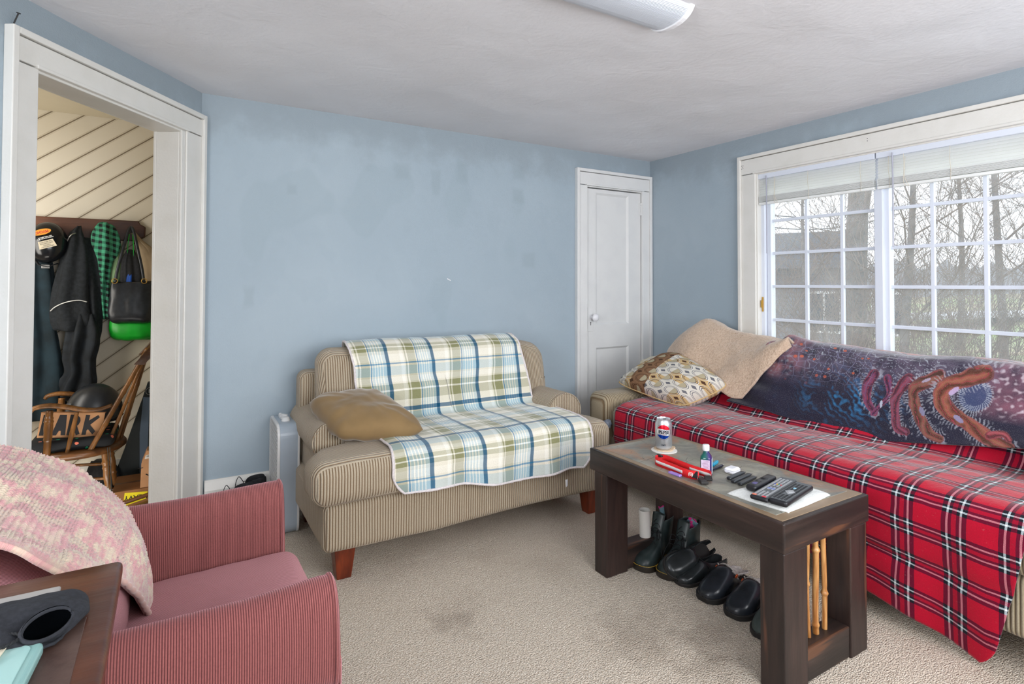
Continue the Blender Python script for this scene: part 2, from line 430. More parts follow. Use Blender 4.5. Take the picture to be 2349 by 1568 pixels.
for nm, bx in (('fill_window_2', [(0, 2.6, -4.28, -4.22, .75, .8), (0, 2.6, -4.28, -4.22, 1.95, 2.0), (0, .05, -4.28, -4.22, .8, 1.95), (2.55, 2.6, -4.28, -4.22, .8, 1.95), (1.28, 1.32, -4.28, -4.22, .8, 1.95)]),  # unseen windows, put in to let the added fill light through
               ('fill_window_3', [(e.x-.08, e.x-.02, wy1, wy0, .8, .85), (e.x-.08, e.x-.02, wy1, wy0, 1.9, 1.95), (e.x-.08, e.x-.02, wy1, wy1+.05, .85, 1.9), (e.x-.08, e.x-.02, wy0-.05, wy0, .85, 1.9)])):
    g = G()
    for b_ in bx: g.box(*b_)
    struct(g, nm, M['vinyl'])
# hall behind the doorway
def m_planks():
    b = MB('cream_diagonal_planks', .45)
    x, y, z = b.xyz(); s = (z-x*.80)*.78
    t = (s/.095).fr(); gr = (t-.5).ab(); groove = gr.gt(.462); bead = gr.band(.40, .425)
    idn = (s/.095).fl()
    tint = (idn*12.9898).sin().ab()
    c = b.mix(tint*.5, srgb(212, 203, 184), srgb(222, 214, 198)); c = b.mix(b.noise(5, 4).ramp(.45, .8)*.25, c, srgb(190, 178, 152))
    c = b.mix(bead*.45, c, srgb(170, 150, 118)); c = b.mix(groove*.85, c, srgb(104, 86, 60))
    b.color(c); b.bump((1-groove)-bead*.5, .004); return b.m
M['planks'] = m_planks()
M['hallceil'] = plain('cream_hall_paint', srgb(206, 196, 172), .6, nz=.03, scale=3)
struct(G().box(-3.2, .5, 1.1, 1.22, 0, 2.26), 'wall_hall', M['planks'])
struct(G().box(-3.2, -3.1, -1.2, 1.1, 0, 2.26), 'wall_hall_end', M['hallceil'])
struct(G().box(.4, .5, .12, 1.1, 0, 2.26), 'wall_hall_side', M['hallceil'])
struct(G().box(-3.2, -1.2, -1.3, -1.2, 0, 2.26), 'wall_hall_near', M['hallceil'])
V = [(-3.2, 1.22), (-3.2, -1.3), (-1.05, -1.3), (-.10, .07), (-.02, .12), (.5, .12), (.5, 1.22)]
struct(G().prism(V[::-1], 2.215, 2.27), 'ceiling_hall', M['hallceil'])
struct(G().box(-3.1, .4, 1.08, 1.1, 0, .12), 'baseboard_hall', M['trim'])

# doorway casing and jamb
def casing(g, x0, x1, z0, zt, w_l, w_r, hh, Mx, head=True, y=1):
    """flat boards with a raised backband outside and a bead round the opening; x0..x1 outer, zt outer top"""
    bb = .022
    def bx(a, b_, t0, t1, c, d): g.box(a, b_, min(t0*y, t1*y), max(t0*y, t1*y), c, d, Mx)
    bx(x0, x0+bb, -.0, .034, z0, zt); bx(x1-bb, x1, -.0, .034, z0, zt); bx(x0+bb, x1-bb, 0, .034, zt-bb, zt)
    bx(x0+bb, x0+w_l, 0, .020, z0, zt-hh); bx(x1-w_r, x1-bb, 0, .020, z0, zt-hh)
    bx(x0+bb, x1-bb, 0, .023, zt-hh+.004, zt-bb-.003)
    bx(x0+w_l-.012, x1-w_r+.012, 0, .029, zt-hh-.001, zt-hh+.012)
g = G(); casing(g, .006, 1.018, 0, 2.022, .135, .105, .108, ML)
g.box(OP0-.026, OP0, 0, .014, 0, OH+.006, ML); g.box(OP0-.026, OP0, -.112, 0, 0, OH, ML); g.box(OP1, OP1+.02, -.112, .008, 0, OH, ML); g.box(OP0-.026, OP1+.02, -.112, .010, OH, OH+.02, ML)
g.box(.03, OP0, -.125, -.11, 0, 2.0, ML); g.box(OP1, 1.0, -.125, -.11, 0, 2.0, ML); g.box(.03, 1.0, -.125, -.11, OH, 2.0, ML)
bev(struct(g, 'trim_1', M['trim']), .003)
g = G().tube([ML @ Vector((1.001, .012, 2.02)), ML @ Vector((.998, .028, 2.062))], [.0022, .0022], 8).tube([ML @ Vector((.998, .028, 2.062)), ML @ Vector((.998, .0287, 2.0645))], [.0058, .0058], 10)
tag(g.ob('nail', M['rubber']), 'dark bent nail sticking up from the corner of the white doorway casing', 'nail')
# closet door
g = G(); casing(g, 2.288, 3.0, 0, 2.016, .098, .09, .116, None, y=-1); g.box(2.386, 2.392, -.004, .05, 0, 1.9); g.box(2.912, 2.918, -.004, .05, 0, 1.9); g.box(2.386, 2.918, -.004, .05, 1.892, 1.9)
g.box(2.895, 2.912, .03, .05, 0, 1.892)
bev(struct(g, 'trim_2', M['door']), .003)
g = G(); DX0, DX1 = 2.394, 2.908; PX0, PX1 = 2.480, 2.790
def dbox(*a): g.box(*a)
dbox(DX0, PX0, .004, .04, .01, 1.884); dbox(PX1, DX1, .004, .04, .01, 1.884)
dbox(PX0, PX1, .004, .04, 1.858, 1.884); dbox(PX0, PX1, .004, .04, .742, .905); dbox(PX0, PX1, .004, .04, .01, .2); dbox(PX0, PX1, .018, .034, .2, 1.858)
for (z0, z1) in ((.905, 1.858), (.2, .742)):      # sloped mouldings round each sunk panel
    a = .014
    o_ = [(PX0, .004, z0), (PX1, .004, z0), (PX1, .004, z1), (PX0, .004, z1)]; i_ = [(PX0+a, .0175, z0+a), (PX1-a, .0175, z0+a), (PX1-a, .0175, z1-a), (PX0+a, .0175, z1-a)]
    g.add(o_+i_, [(k, (k+1) % 4, 4+(k+1) % 4, 4+k) for k in range(4)])
door = struct(g, 'door_1', M['door'])
kp = bev(G().box(2.402, 2.452, -.001, .005, .862, 1.032).ob('lock_plate', M['door'], door), .002)
G().lathe([(.0035, 0), (.0035, .002)], 12, T(2.427, -.0015, .925) @ RX(PI/2)).box(2.4255, 2.4285, -.0035, -.0008, .905, .922).ob('keyhole', M['ink'], kp)
G().lathe([(.017, 0), (.013, .006), (.009, .012), (.009, .028), (.018, .032), (.0265, .040), (.027, .048), (.022, .056), (.010, .060), (.001, .061)], 24, T(2.438, .001, .962) @ RX(PI/2)).ob('door_knob', M['white'], door, True)
for z in (1.72, .35):
    h = G()
    for k in range(5): h.tube([(2.909, -.004, z+k*.0186), (2.909, -.004, z+k*.0186+.0172)], .0062, 10)
    h.box(2.895, 2.909, -.001, .004, z, z+.092); h.ob('hinge', M['door'], door)
# baseboard
def bboard(name, x0, x1, Mx=None, y=-1, h=.232):
    prof = [(0, 0), (.016, 0), (.016, .145), (.012, .15), (.014, .158), (.024, .165), (.026, .185), (.020, .205), (.014, .222), (.008, h), (0, h)]
    poly = [(p[0]*y, p[1]) for p in prof]
    n = len(poly); V = [Vector((x, p[0], p[1])) for x in (x0, x1) for p in poly]
    if Mx: V = [Mx @ v for v in V]
    g = G().add(V, [tuple(range(n)), tuple(range(2*n-1, n-1, -1))]+[(k, n+k, n+(k+1) % n, (k+1) % n) for k in range(n)])
    return struct(g, name, M['trim'])
bboard('baseboard_back', 0.03, 2.288); bboard('baseboard_left', 1.02, 3.2, ML, 1)
g = G().box(WX-.016, WX, -4.2, 0, 0, .21); bev(struct(g, 'baseboard_right', M['trim']), .004)

# the big window: casing, reveal, frame, glass
g = G(); MR = Matrix(((0, 1, 0, WX), (-1, 0, 0, 0), (0, 0, 1, 0), (0, 0, 0, 1)))   # local x = -y of the room, local y = +x
casing(g, .823, 2.497, .62, 2.014, .122, .122, .121, MR, y=-1)
g.box(.80, 2.52, -.055, 0, .70, .735, MR); g.box(.84, 2.48, -.02, 0, .60, .70, MR)
for b_ in ((.945, .953, -.006, .12, Z0, Z1), (2.367, 2.375, -.006, .12, Z0, Z1), (.953, 2.367, -.006, .12, Z1-.008, Z1), (.953, 2.367, 0, .12, Z0, Z0+.008)): g.box(*b_, MR)
bev(struct(g, 'trim_3', M['trim']), .003)
g = G()
for (y_, z_) in ((-1.63, 1.958),):
    for dz in (-.006, .006): g.lathe([(.0022, 0), (.0022, .0006)], 8, T(WX-.0236, y_, z_+dz) @ RY(-PI/2))
for (y_, z_) in ((-.852, 1.955), (-.862, 1.955), (-.852, 1.935), (-.862, 1.938), (-.857, 1.946)): g.lathe([(.0022, 0), (.0022, .0006)], 8, T(WX-.0236, y_, z_) @ RY(-PI/2))
win = tag(bpy.data.objects.new('window_1', None), kind='structure'); COL.objects.link(win)
g.ob('screw_hole', M['ink'], win)
XG = WX+.075
def wb(g, x0, x1, ya, yb, z0, z1): g.box(x0, x1, min(ya, yb), max(ya, yb), z0, z1)
g = G(); wb(g, WX+.03, WX+.115, -.945, -.975, Z0, Z1); wb(g, WX+.03, WX+.115, -2.345, -2.375, Z0, Z1); wb(g, WX+.03, WX+.115, -.975, -2.345, Z0, Z0+.03); wb(g, WX+.03, WX+.115, -.975, -2.345, Z1-.03, Z1)
bev(g.ob('window_frame', M['vinyl'], win), .002)
g = G(); wb(g, WX+.035, WX+.1, -1.630, -1.672, Z0+.03, Z1-.03); bev(g.ob('mullion', M['vinyl'], win), .003)
def m_glass():
    m = bpy.data.materials.new('dusty_window_glass'); m.use_nodes = True; nt = m.node_tree; nt.nodes.clear()
    out = nt.nodes.new('ShaderNodeOutputMaterial'); tr = nt.nodes.new('ShaderNodeBsdfTransparent'); tr.inputs[0].default_value = (.97, .985, .985, 1)
    gl = nt.nodes.new('ShaderNodeBsdfGlossy'); gl.inputs['Roughness'].default_value = .03
    df = nt.nodes.new('ShaderNodeBsdfTranslucent'); df.inputs[0].default_value = (.8, .84, .9, 1)
    tc_ = nt.nodes.new('ShaderNodeTexCoord'); vo = nt.nodes.new('ShaderNodeTexVoronoi'); vo.inputs['Scale'].default_value = 130
    no = nt.nodes.new('ShaderNodeTexNoise'); no.inputs['Scale'].default_value = 3
    nt.links.new(tc_.outputs['Object'], vo.inputs['Vector']); nt.links.new(tc_.outputs['Object'], no.inputs['Vector'])
    d = NX(nt, vo.outputs['Distance']); sp = 1-d.ramp(.12, .26); hz = NX(nt, no.outputs['Fac']).ramp(.3, .8)
    f = (sp*.30*hz.ramp(.1, .9)+.10+hz*.07).cl()
    m1 = nt.nodes.new('ShaderNodeMixShader'); m2 = nt.nodes.new('ShaderNodeMixShader'); m2.inputs[0].default_value = .035
    nt.links.new(f.k, m1.inputs[0]); nt.links.new(tr.outputs[0], m1.inputs[1]); nt.links.new(df.outputs[0], m1.inputs[2])
    nt.links.new(m1.outputs[0], m2.inputs[1]); nt.links.new(gl.outputs[0], m2.inputs[2]); nt.links.new(m2.outputs[0], out.inputs[0])
    return m
M['glass'] = m_glass()
for (ya, cols, yb) in ((-.978, (-1.228, -1.440), -1.632), (-1.670, (-1.888, -2.105), -2.345)):
    s_ = bev(G().box(XG-.022, XG+.022, ya-.026, ya, Z0+.03, Z1-.03).box(XG-.022, XG+.022, yb, yb+.012, Z0+.03, Z1-.03).box(XG-.022, XG+.022, yb, ya, Z0+.03, Z0+.052).box(XG-.022, XG+.022, yb, ya, 1.80, Z1-.03).ob('sash', M['vinyl'], win), .002)
    g = G()
    for z in (1.595, 1.392, 1.187, .980): g.box(XG-.009, XG+.009, yb, ya, z-.0085, z+.0085)
    for y_ in cols: g.box(XG-.0095, XG+.0095, y_-.009, y_+.009, Z0+.05, 1.80)
    bev(g.ob('muntins', M['vinyl'], s_), .002)
    G().box(XG-.0025, XG+.0025, yb, ya, Z0+.04, 1.84).ob('glass_pane', M['glass'], s_)
G().box(WX+.025, WX+.04, -.958, -.966, 1.03, 1.12).box(WX+.012, WX+.03, -.959, -.965, 1.055, 1.10).ob('sash_lock', M['brass'], win)
# blinds, drawn up
def mini_blind(ya, yb, label, wy):
    t = thing('mini_blind', label, 'blind', (WX+.012, (ya+yb)/2, 1.86), group=None)
    h = (ya-yb)/2
    bev(G().box(-.014, .016, -h, h, -.004, .028).ob('headrail', M['vinyl'], t), .002)
    g = G(); zz = -.012; k = 0
    while zz > -.108:
        a = R(58); n = 5; V = []
        for y_ in (-h+.003, h-.003):
            for i in range(n):
                s = (i/(n-1)-.5); V.append((math.cos(a)*s*.025+.001, y_, zz+math.sin(a)*s*.025-.0018*(1-4*s*s)))
        g.add(V, [(i, i+1, n+i+1, n+i) for i in range(n-1)]); zz -= .0150
    o = g.ob('slats', M['slat'], t); solid(o, .0008, 0)
    g = G()
    for i in range(11):
        z = -.116-i*.0031; j = .0012*math.sin(i*2.3+ya*9); g.box(-.0125+j, .0125+j, -h+.004, h-.004, z, z+.0018)
    g.ob('stacked_slats', M['blind'], t)
    bev(G().box(-.012, .012, -h+.003, h-.003, -.165, -.150).ob('bottom_rail', M['blind'], t), .003)
    for f in (-.8, .05, .82):
        G().tube([(-.015, h*f, -.004), (-.0165, h*f+.002, -.06), (-.015, h*f-.002, -.115), (-.0135, h*f, -.165)], .0011, 5).ob('ladder_cord', M['cord'], t)
    G().tube([(-.024, wy-(ya+yb)/2, .01), (-.020, wy-(ya+yb)/2, -.2), (-.018, wy-(ya+yb)/2+.002, -.47)], .0038, 8).ob('tilt_wand', M['wand'], t)
    G().tube(catmull([(-.018, wy-(ya+yb)/2-.05, -.004), (-.02, wy-(ya+yb)/2-.052, -.07), (-.019, wy-(ya+yb)/2-.05, -.15), (-.02, wy-(ya+yb)/2-.075, -.17), (-.02, wy-(ya+yb)/2-.055, -.12), (-.02, wy-(ya+yb)/2-.058, -.02)], 5), .0011, 5).ob('lift_cord', M['cord'], t)
def m_slat():
    b = MB('translucent_vinyl_slat', .5, srgb(250, 252, 250)); b.b.inputs['Subsurface Weight'].default_value = 0
    nt = b.nt; tr = nt.nodes.new('ShaderNodeBsdfTranslucent'); tr.inputs[0].default_value = (1, 1, 1, 1); mx = nt.nodes.new('ShaderNodeMixShader'); mx.inputs[0].default_value = .55
    out = [n for n in nt.nodes if n.type == 'OUTPUT_MATERIAL'][0]
    nt.links.new(b.b.outputs[0], mx.inputs[1]); nt.links.new(tr.outputs[0], mx.inputs[2]); nt.links.new(mx.outputs[0], out.inputs[0]); return b.m
M['slat'] = m_slat(); M['cord'] = plain('off_white_cord', srgb(214, 206, 190), .8); M['wand'] = plain('clear_grey_wand', srgb(168, 170, 184), .25)
mini_blind(-.955, -1.652, 'white mini blind drawn up over the left half of the window', -1.02)
mini_blind(-1.660, -2.366, 'white mini blind drawn up over the right half of the window', -1.745)

# ragged white caulk line where walls meet the ceiling
def caulk(p0, p1, seed):
    P = []; rr = []
    for i in range(241):
        f = i/240; p = Vector(p0).lerp(Vector(p1), f); p.z += .004*fbm(f*14, seed, 1)+.002*fbm(f*60, seed, 2); P.append(p); rr.append(max(.0008, .0026+.0035*fbm(f*26, seed, 5)))
    return G().tube(P, rr, 5).ob('trim_4', M['ceilwhite'], None, True)
M['ceilwhite'] = plain('white_caulk', srgb(226, 228, 230), .6)
for k_, (a_, b_) in enumerate((((0, -.002, 2.199), (WX, -.002, 2.199)), ((WX-.002, 0, 2.199), (WX-.002, -3.2, 2.199)), (tuple(ML @ Vector((0, .002, 2.199))), tuple(ML @ Vector((3.0, .002, 2.199)))))):
    tag(caulk(a_, b_, k_*7+1), kind='structure').name = 'trim_%d' % (4+k_)

# ceiling light
t = thing('ceiling_light', 'white wraparound tube light fixed to the ceiling', 'ceiling light', (.775, -1.805, HC))
prof = []
for k in range(17):
    a = -PI/2+PI*k/16; prof.append((.100*math.copysign(abs(math.sin(a))**.85, a), -.018-.080*math.cos(a)**.7))
prof = [(-.104, -.010)]+prof+[(.104, -.010)]
def rib(x0, x1, pr, name, mat, parent, sm=False):
    n = len(pr); V = [Vector((x, p[0], p[1])) for x in (x0, x1) for p in pr]
    return G().add(V, [tuple(range(n)), tuple(range(2*n-1, n-1, -1))]+[(k, n+k, n+(k+1) % n, (k+1) % n) for k in range(n)]).ob(name, mat, parent, sm)
def m_diff():
    b = MB('ribbed_acrylic_diffuser', .35, srgb(212, 218, 228)); x, y, z = b.xyz(); b.bump((y*1900).sin(), .0004); return b.m
rib(-.59, .582, prof, 'diffuser', m_diff(), t)
bev(G().box(-.60, .60, -.112, .112, -.014, .02).ob('housing', M['white'], t), .003)
for s in (-1, 1): bev(rib(min(s*.582, s*.604), max(s*.582, s*.604), [(p[0]*1.05, p[1]*1.05-.0005) for p in prof], 'end_cap', M['white'], t), .003)
# ================================================================ UPHOLSTERY AND CLOTH
def settle(t):
    """parts were drawn in room coordinates: hang them on the empty without moving them"""
    for c in t.children:
        c.location = c.location - t.location
def seglen(a, b): return (Vector(a)-Vector(b)).length
def leg_taper(x, y, top, s0, s1, mat, parent, lean=(0, 0)):
    g = G(); a, b = s0/2, s1/2
    V = [(x-b+lean[0], y-b+lean[1], 0), (x+b+lean[0], y-b+lean[1], 0), (x+b+lean[0], y+b+lean[1], 0), (x-b+lean[0], y+b+lean[1], 0), (x-a, y-a, top), (x+a, y-a, top), (x+a, y+a, top), (x-a, y+a, top)]
    g.add(V, [(3, 2, 1, 0), (4, 5, 6, 7), (0, 1, 5, 4), (1, 2, 6, 5), (2, 3, 7, 6), (3, 0, 4, 7)])
    return bev(g.ob('leg', mat, parent), .004)
def lump(p, s, a): return a*fbm(p.x*s+3.1, p.y*s+1.7, p.z*s, 2)

# ---- loveseat
LS = thing('loveseat', 'tan corduroy loveseat under a blue and green plaid throw, against the back wall', 'sofa', (1.1, -.5, 0))
def d_base(p):
    p = p.copy(); p.z += .006*math.sin(p.x*5)*(1 if p.z < 0 else 0)+lump(p, 5, .004); p.y += lump(p, 7, .004); return p
rbox('front_rail', (1.44, .80, .205), .035, M['tan'], LS, (1.12, -.505, .232), 16, deform=d_base)
def cushT(p):
    p = p.copy(); z = p.z
    if p.y > -.13:     # narrow part between the arms
        k = min(1, (p.y+.13)/.02); p.x = math.copysign(min(abs(p.x), .555+(1-k)*.18), p.x)
    k = 1-min(1, abs(p.x)/.75)**4
    if z > 0: p.z += .018*k
    p.z += lump(p, 6, .006); p.y += lump(p, 9, .005)
    return p
rbox('seat_cushion', (1.475, .66, .17), .06, M['tan'], LS, (1.083, -.635, .415), 30, deform=cushT)
def arm(name, cx, side, mat, parent, y0, y1, zt, rr=.105, body=.075, z0=.13):
    """rolled arm: outline in x,z swept along y"""
    prof = []
    for k in range(22):
        a = -R(50)+R(280)*k/21; prof.append((side*rr*math.cos(a)*1.05+side*.012, zt-rr+rr*math.sin(a)))
    prof = [(side*body, z0), (side*body*1.02, z0+.12), (side*body*1.0, zt-rr*2.1)]+prof+[(-side*body*1.0, zt-rr*2.1), (-side*body, z0)]
    prof = [(cx+p[0], p[1]) for p in prof]; n = len(prof); V = []; ys = []
    N = 14
    for i in range(N+1): ys.append(y0+(y1-y0)*i/N)
    sc = [1]*(N+1)
    ys = [y0-.0, y0+.004, y0+.016, y0+.034]+ys[2:]; sc = [.90, .955, .99, 1]+[1]*(len(ys)-4)
    cz = zt-rr
    for y, s in zip(ys, sc):
        for (x, z) in prof:
            q = Vector((cx+(x-cx)*s, y, cz+(z-cz)*s if z > cz-.1 else z)); q.x += lump(q, 6, .006); V.append(q)
    Fc = [(j*n+i, j*n+(i+1) % n, (j+1)*n+(i+1) % n, (j+1)*n+i) for j in range(len(ys)-1) for i in range(n)]
    Fc += [tuple(range(n)), tuple(range(len(V)-1, len(V)-n-1, -1))]
    o = mesh(name, V, Fc, mat, parent, True)
    m = o.modifiers.new('es', 'EDGE_SPLIT'); m.split_angle = R(50)
    # piping round the front face
    G().tube([Vector((cx+(x-cx)*.955, y0+.003, cz+(z-cz)*.955 if z > cz-.1 else z)) for (x, z) in prof], .0045, 6).ob('piping', mat, o, True)
    return o
arm('arm', .508, -1, M['tan'], LS, -.655, -.10, .60, rr=.09)
arm('arm', 1.725, 1, M['tan'], LS, -.655, -.10, .60)
def backf(p):
    p = p.copy(); p.y += (p.z)*-.0+lump(p, 5, .006); return p
rbox('back_frame', (1.37, .13, .66), .045, M['tan'], LS, (1.115, -.15, .43), 16, deform=backf)
def backc(p):
    p = p.copy(); t = (p.z+.2)/.4
    k = 1-min(1, abs(p.x)/.66)**4
    if p.y < 0: p.y -= .03*k*math.sin(max(0, min(1, t))*PI)
    p.z += .012*math.sin(p.x*7+1)*t + (.018*k if t > .6 else 0)-(.035*(max(0, p.x-.4)/.26)**2 if t > .5 else 0)
    p.y += -.05*(1-t)+.02*t+lump(p, 6, .01); return p
rbox('back_cushion', (1.325, .175, .43), .08, M['tan'], LS, (1.155, -.275, .655), 26, deform=backc)
for (x, y) in ((.495, -.82), (1.775, -.82), (.495, -.16), (1.775, -.16)): leg_taper(x, y, .14, .088, .058, M['leg'], LS)
settle(LS)

# ---- cloth laid along a path
def drape(name, prof, e0, e1, axis, mat, parent, nu, nv, fold=None, thick=.006, uvflip=False, off=1, uoff=0, voff=0):
    """prof: path (a,z); e0(s), e1(s): the two side edges; axis 'x' = cloth spreads along x and the path lies in y,z"""
    P, L = resample(catmull([(a, 0, z) for a, z in prof], 8), nv)
    Nn = []
    for i in range(nv+1):
        t = (P[min(i+1, nv)]-P[max(i-1, 0)]).normalized(); Nn.append(Vector((-t.z, 0, t.x)))
    V = []; U = []
    for j in range(nv+1):
        s = j/nv
        for i in range(nu+1):
            u = i/nu; w0, w1 = e0(s), e1(s); w = w0+(w1-w0)*u
            d = fold(u, s, w, P[j]) if fold else (0, 0, 0)     # (along normal, along width, along path)
            p = P[j]+Nn[j]*d[0]
            if len(d) > 3: p = p+Vector((0, 0, d[3]))
            q = (w+d[1], p.x, p.z) if axis == 'x' else (p.x, w+d[1], p.z)
            V.append(q); U.append((abs(w-(-5))*1+uoff, s*L+voff))
    Fc = [(j*(nu+1)+i, j*(nu+1)+i+1, (j+1)*(nu+1)+i+1, (j+1)*(nu+1)+i) for j in range(nv) for i in range(nu)]
    o = mesh(name, V, Fc, mat, parent, True, uv=U)
    if thick: solid(o, thick, off)
    return o
cr_, te, ob_, lb, sg = srgb(232, 226, 208), srgb(28, 88, 122), srgb(84, 136, 164), srgb(170, 198, 208), srgb(142, 142, 104)
wh = srgb(248, 244, 232)
segA = [(.0, .075, te), (.30, .37, wh), (.40, .43, sg), (.46, .64, sg), (.66, .685, ob_), (.70, 1.0, lb), (.745, .765, wh), (.80, .82, wh), (.855, .875, wh), (.91, .93, wh)]
segB = [(.0, .045, te), (.06, .16, lb), (.20, .24, wh), (.26, .36, sg), (.30, .315, wh), (.40, .48, wh), (.50, .516, ob_), (.54, .64, lb), (.66, .72, wh), (.74, .92, sg), (.80, .82, wh)]
M['bluplaid'] = m_plaid('blue_green_plaid_fleece', .250, .45, segA, segB, cr_, offu=.76, offv=.22, wv=.5, strong=((0, .068), (0, .045), srgb(30, 92, 126), (.66, .685), (.50, .516)))
M['fleece_edge'] = plain('white_fleece_lining', srgb(222, 214, 214), .95, nz=.1, scale=120, bump=.002)
BT = thing('plaid_throw', 'cream, teal and green plaid throw spread over the loveseat', 'blanket', (1.1, -.6, .5))
def f_blue(u, s, w, P):
    n = .006*fbm(w*3, s*4, 1)+.0025*fbm(w*11, s*12, 4)
    hang = max(0, (s-.84)/.16)
    n += hang*(.014*math.sin(w*21+1.2*fbm(w*2, 0, 3))+.008)
    top = max(0, 1-abs(s-.16)/.10)
    n += top*(.010+.016*max(0, fbm(w*7, 2, 0))*(1 if w > 1.35 else .5))
    ed = min(u, 1-u); n += .004*math.exp(-ed*60)
    crs = math.exp(-((s-.46)/.05)**2)
    n += crs*.014*math.sin(w*9+2)
    side = .014*fbm(s*5, 7+(0 if u < .5 else 3), 2)
    return (n, side+.012*fbm(w*2.4, s*3, 9), 0, hang*hang*(.085*(.5-u)*0+(.05*(.4-u))+.012*math.sin(w*9)))
def e0(s):
    c = max(0, (s-.93)/.07); return .655-.015*math.sin(s*6)+.05*c*c+(.0 if s > .2 else .0)
def e1(s):
    c = max(0, (s-.93)/.07); return 1.60+.075*min(1, max(0, (s-.35)/.3))-.055*c*c
bp = [(-.100, .64), (-.098, .80), (-.13, .872), (-.20, .905), (-.30, .905), (-.375, .86), (-.415, .76), (-.445, .64), (-.455, .565), (-.485, .528), (-.60, .528), (-.78, .533), (-.90, .528), (-.962, .505), (-.988, .45), (-.990, .385), (-.988, .32)]
ct = drape('throw_cloth', bp, e0, e1, 'x', M['bluplaid'], BT, 130, 150, f_blue, .007, off=1)
# fluffy light lining showing as a rolled rim
def rim(ob, nu, nv, r, mat, name='fleece_rim', sides=('L', 'B', 'R')):
    me = ob.data; idx = []
    if 'L' in sides: idx += [j*(nu+1) for j in range(nv+1)]
    if 'B' in sides: idx += [nv*(nu+1)+i for i in range(1, nu)]
    if 'R' in sides: idx += [j*(nu+1)+nu for j in range(nv, -1, -1)]
    pts = [me.vertices[i].co.copy() for i in idx]
    rr = [r*(1+.35*noise.noise(p*60)) for p in pts]
    return G().tube(pts, rr, 7).ob(name, mat, ob, True)
rim(ct, 130, 150, .0055, M['fleece_edge'])
G().prism([(0, 0), (.014, .001), (.013, -.03), (.004, -.036)], 0, .001, T(1.50, -.985, .262) @ RX(PI/2)).ob('care_tag', M['white'], BT)
settle(BT)

# ---- cushions from four corners
def pillow(name, c, thick, mat, parent, n=26, pinch=.06, wr=.006, uvs=1, seam=None, nrm=None, sag=(0, 0, 0)):
    c = [Vector(p) for p in c]      # c00, c10, c11, c01
    nn = nrm.normalized() if nrm else ((c[1]-c[0]).cross(c[3]-c[0])).normalized()
    ctr = (c[0]+c[1]+c[2]+c[3])/4
    V = []; U = []; Fc = []
    for side in (1, -1):
        for j in range(n+1):
            for i in range(n+1):
                u, v = 2*i/n-1, 2*j/n-1
                uu = u*(1-pinch*(1-v*v)*abs(u)**1.5); vv = v*(1-pinch*(1-u*u)*abs(v)**1.5)
                a, b = (uu+1)/2, (vv+1)/2
                p = c[0]*(1-a)*(1-b)+c[1]*a*(1-b)+c[2]*a*b+c[3]*(1-a)*b
                h = ((1-abs(u)**2.6)*(1-abs(v)**2.6))**.48
                e = h*thick/2*side
                w = wr*fbm(p.x*9+side, p.y*9, p.z*9, 3)*(.3+h)+wr*.8*math.sin(math.atan2(v, u)*14)*max(0, abs(u*v))**.7
                p = ctr+(p-ctr)*(1-.13*abs(u*v)**3)
                q = p+nn*(e+w*side*(1 if h > .01 else 0))+Vector(sag)*(1-u*u)*(1-v*v)
                V.append(q); U.append((a*uvs, b*uvs))
    m_ = (n+1)**2
    for s_ in (0, 1):
        for j in range(n):
            for i in range(n):
                f = (j*(n+1)+i, j*(n+1)+i+1, (j+1)*(n+1)+i+1, (j+1)*(n+1)+i)
                Fc.append(tuple(k+s_*m_ for k in (f if s_ == 0 else f[::-1])))
    o = mesh(name, V, Fc, mat, parent, True, uv=U)
    bm = bmesh.new(); bm.from_mesh(o.data); bmesh.ops.remove_doubles(bm, verts=bm.verts, dist=.0004); bm.to_mesh(o.data); bm.free()
    o.data.polygons.foreach_set('use_smooth', [True]*len(o.data.polygons))
    if seam:
        pts = []
        for (i0, j0, i1, j1) in ((0, 0, n, 0), (n, 0, n, n), (n, n, 0, n), (0, n, 0, 0)):
            for k in range(n):
                i = round(i0+(i1-i0)*k/n); j = round(j0+(j1-j0)*k/n); pts.append(V[j*(n+1)+i])
        pts.append(pts[0]); G().tube(pts, seam, 6).ob('piping', mat, o, True)
    return o
M['suede'] = plain('tan_suede', srgb(134, 108, 70), .85, nz=.10, scale=9, bump=.0012, sheen=.5)
o = pillow('throw_pillow', [(.405, -.42, .655), (.475, -.78, .560), (.87, -.86, .545), (.775, -.40, .655)], .155, M['suede'], None, pinch=.05, wr=.007, n=34)
tag(o, 'plain tan suede pillow lying on the left arm of the loveseat', 'pillow')

# ---- the long sofa under the window
SF = thing('sofa', 'long beige corduroy sofa under the window, covered with blankets', 'sofa', (2.5, -1.7, 0))
rbox('front_rail', (.84, 2.50, .20), .03, M['sofa'], SF, (2.54, -1.70, .205), 18, deform=lambda p: p+Vector((lump(p, 5, .004), 0, lump(p, 4, .004))))
for (ya, yb) in ((-.60, -1.36), (-1.365, -2.12), (-2.125, -2.88)):
    rbox('seat_cushion', (.60, abs(yb-ya), .175), .05, M['sofa'], SF, (2.395, (ya+yb)/2, .39), 14, deform=lambda p: p+Vector((lump(p, 6, .004), 0, (.014 if p.z > 0 else 0)*(1-min(1, abs(p.x)/.3)**3))))
for (ya, yb) in ((-.60, -1.36), (-1.365, -2.12), (-2.125, -2.88)):
    rbox('back_cushion', (.16, abs(yb-ya), .36), .075, M['sofa'], SF, (2.765, (ya+yb)/2, .630), 12, deform=lambda p: p+Vector((.18*p.z+lump(p, 6, .006), 0, 0)))
rbox('back_frame', (.12, 2.5, .66), .04, M['sofa'], SF, (2.91, -1.70, .43), 14)
def sarm(p):
    p = p.copy(); p.z += lump(p, 5, .004); return p
rbox('arm', (.84, .205, .43), .055, M['tanx'], SF, (2.51, -.49, .325), 14, deform=sarm)
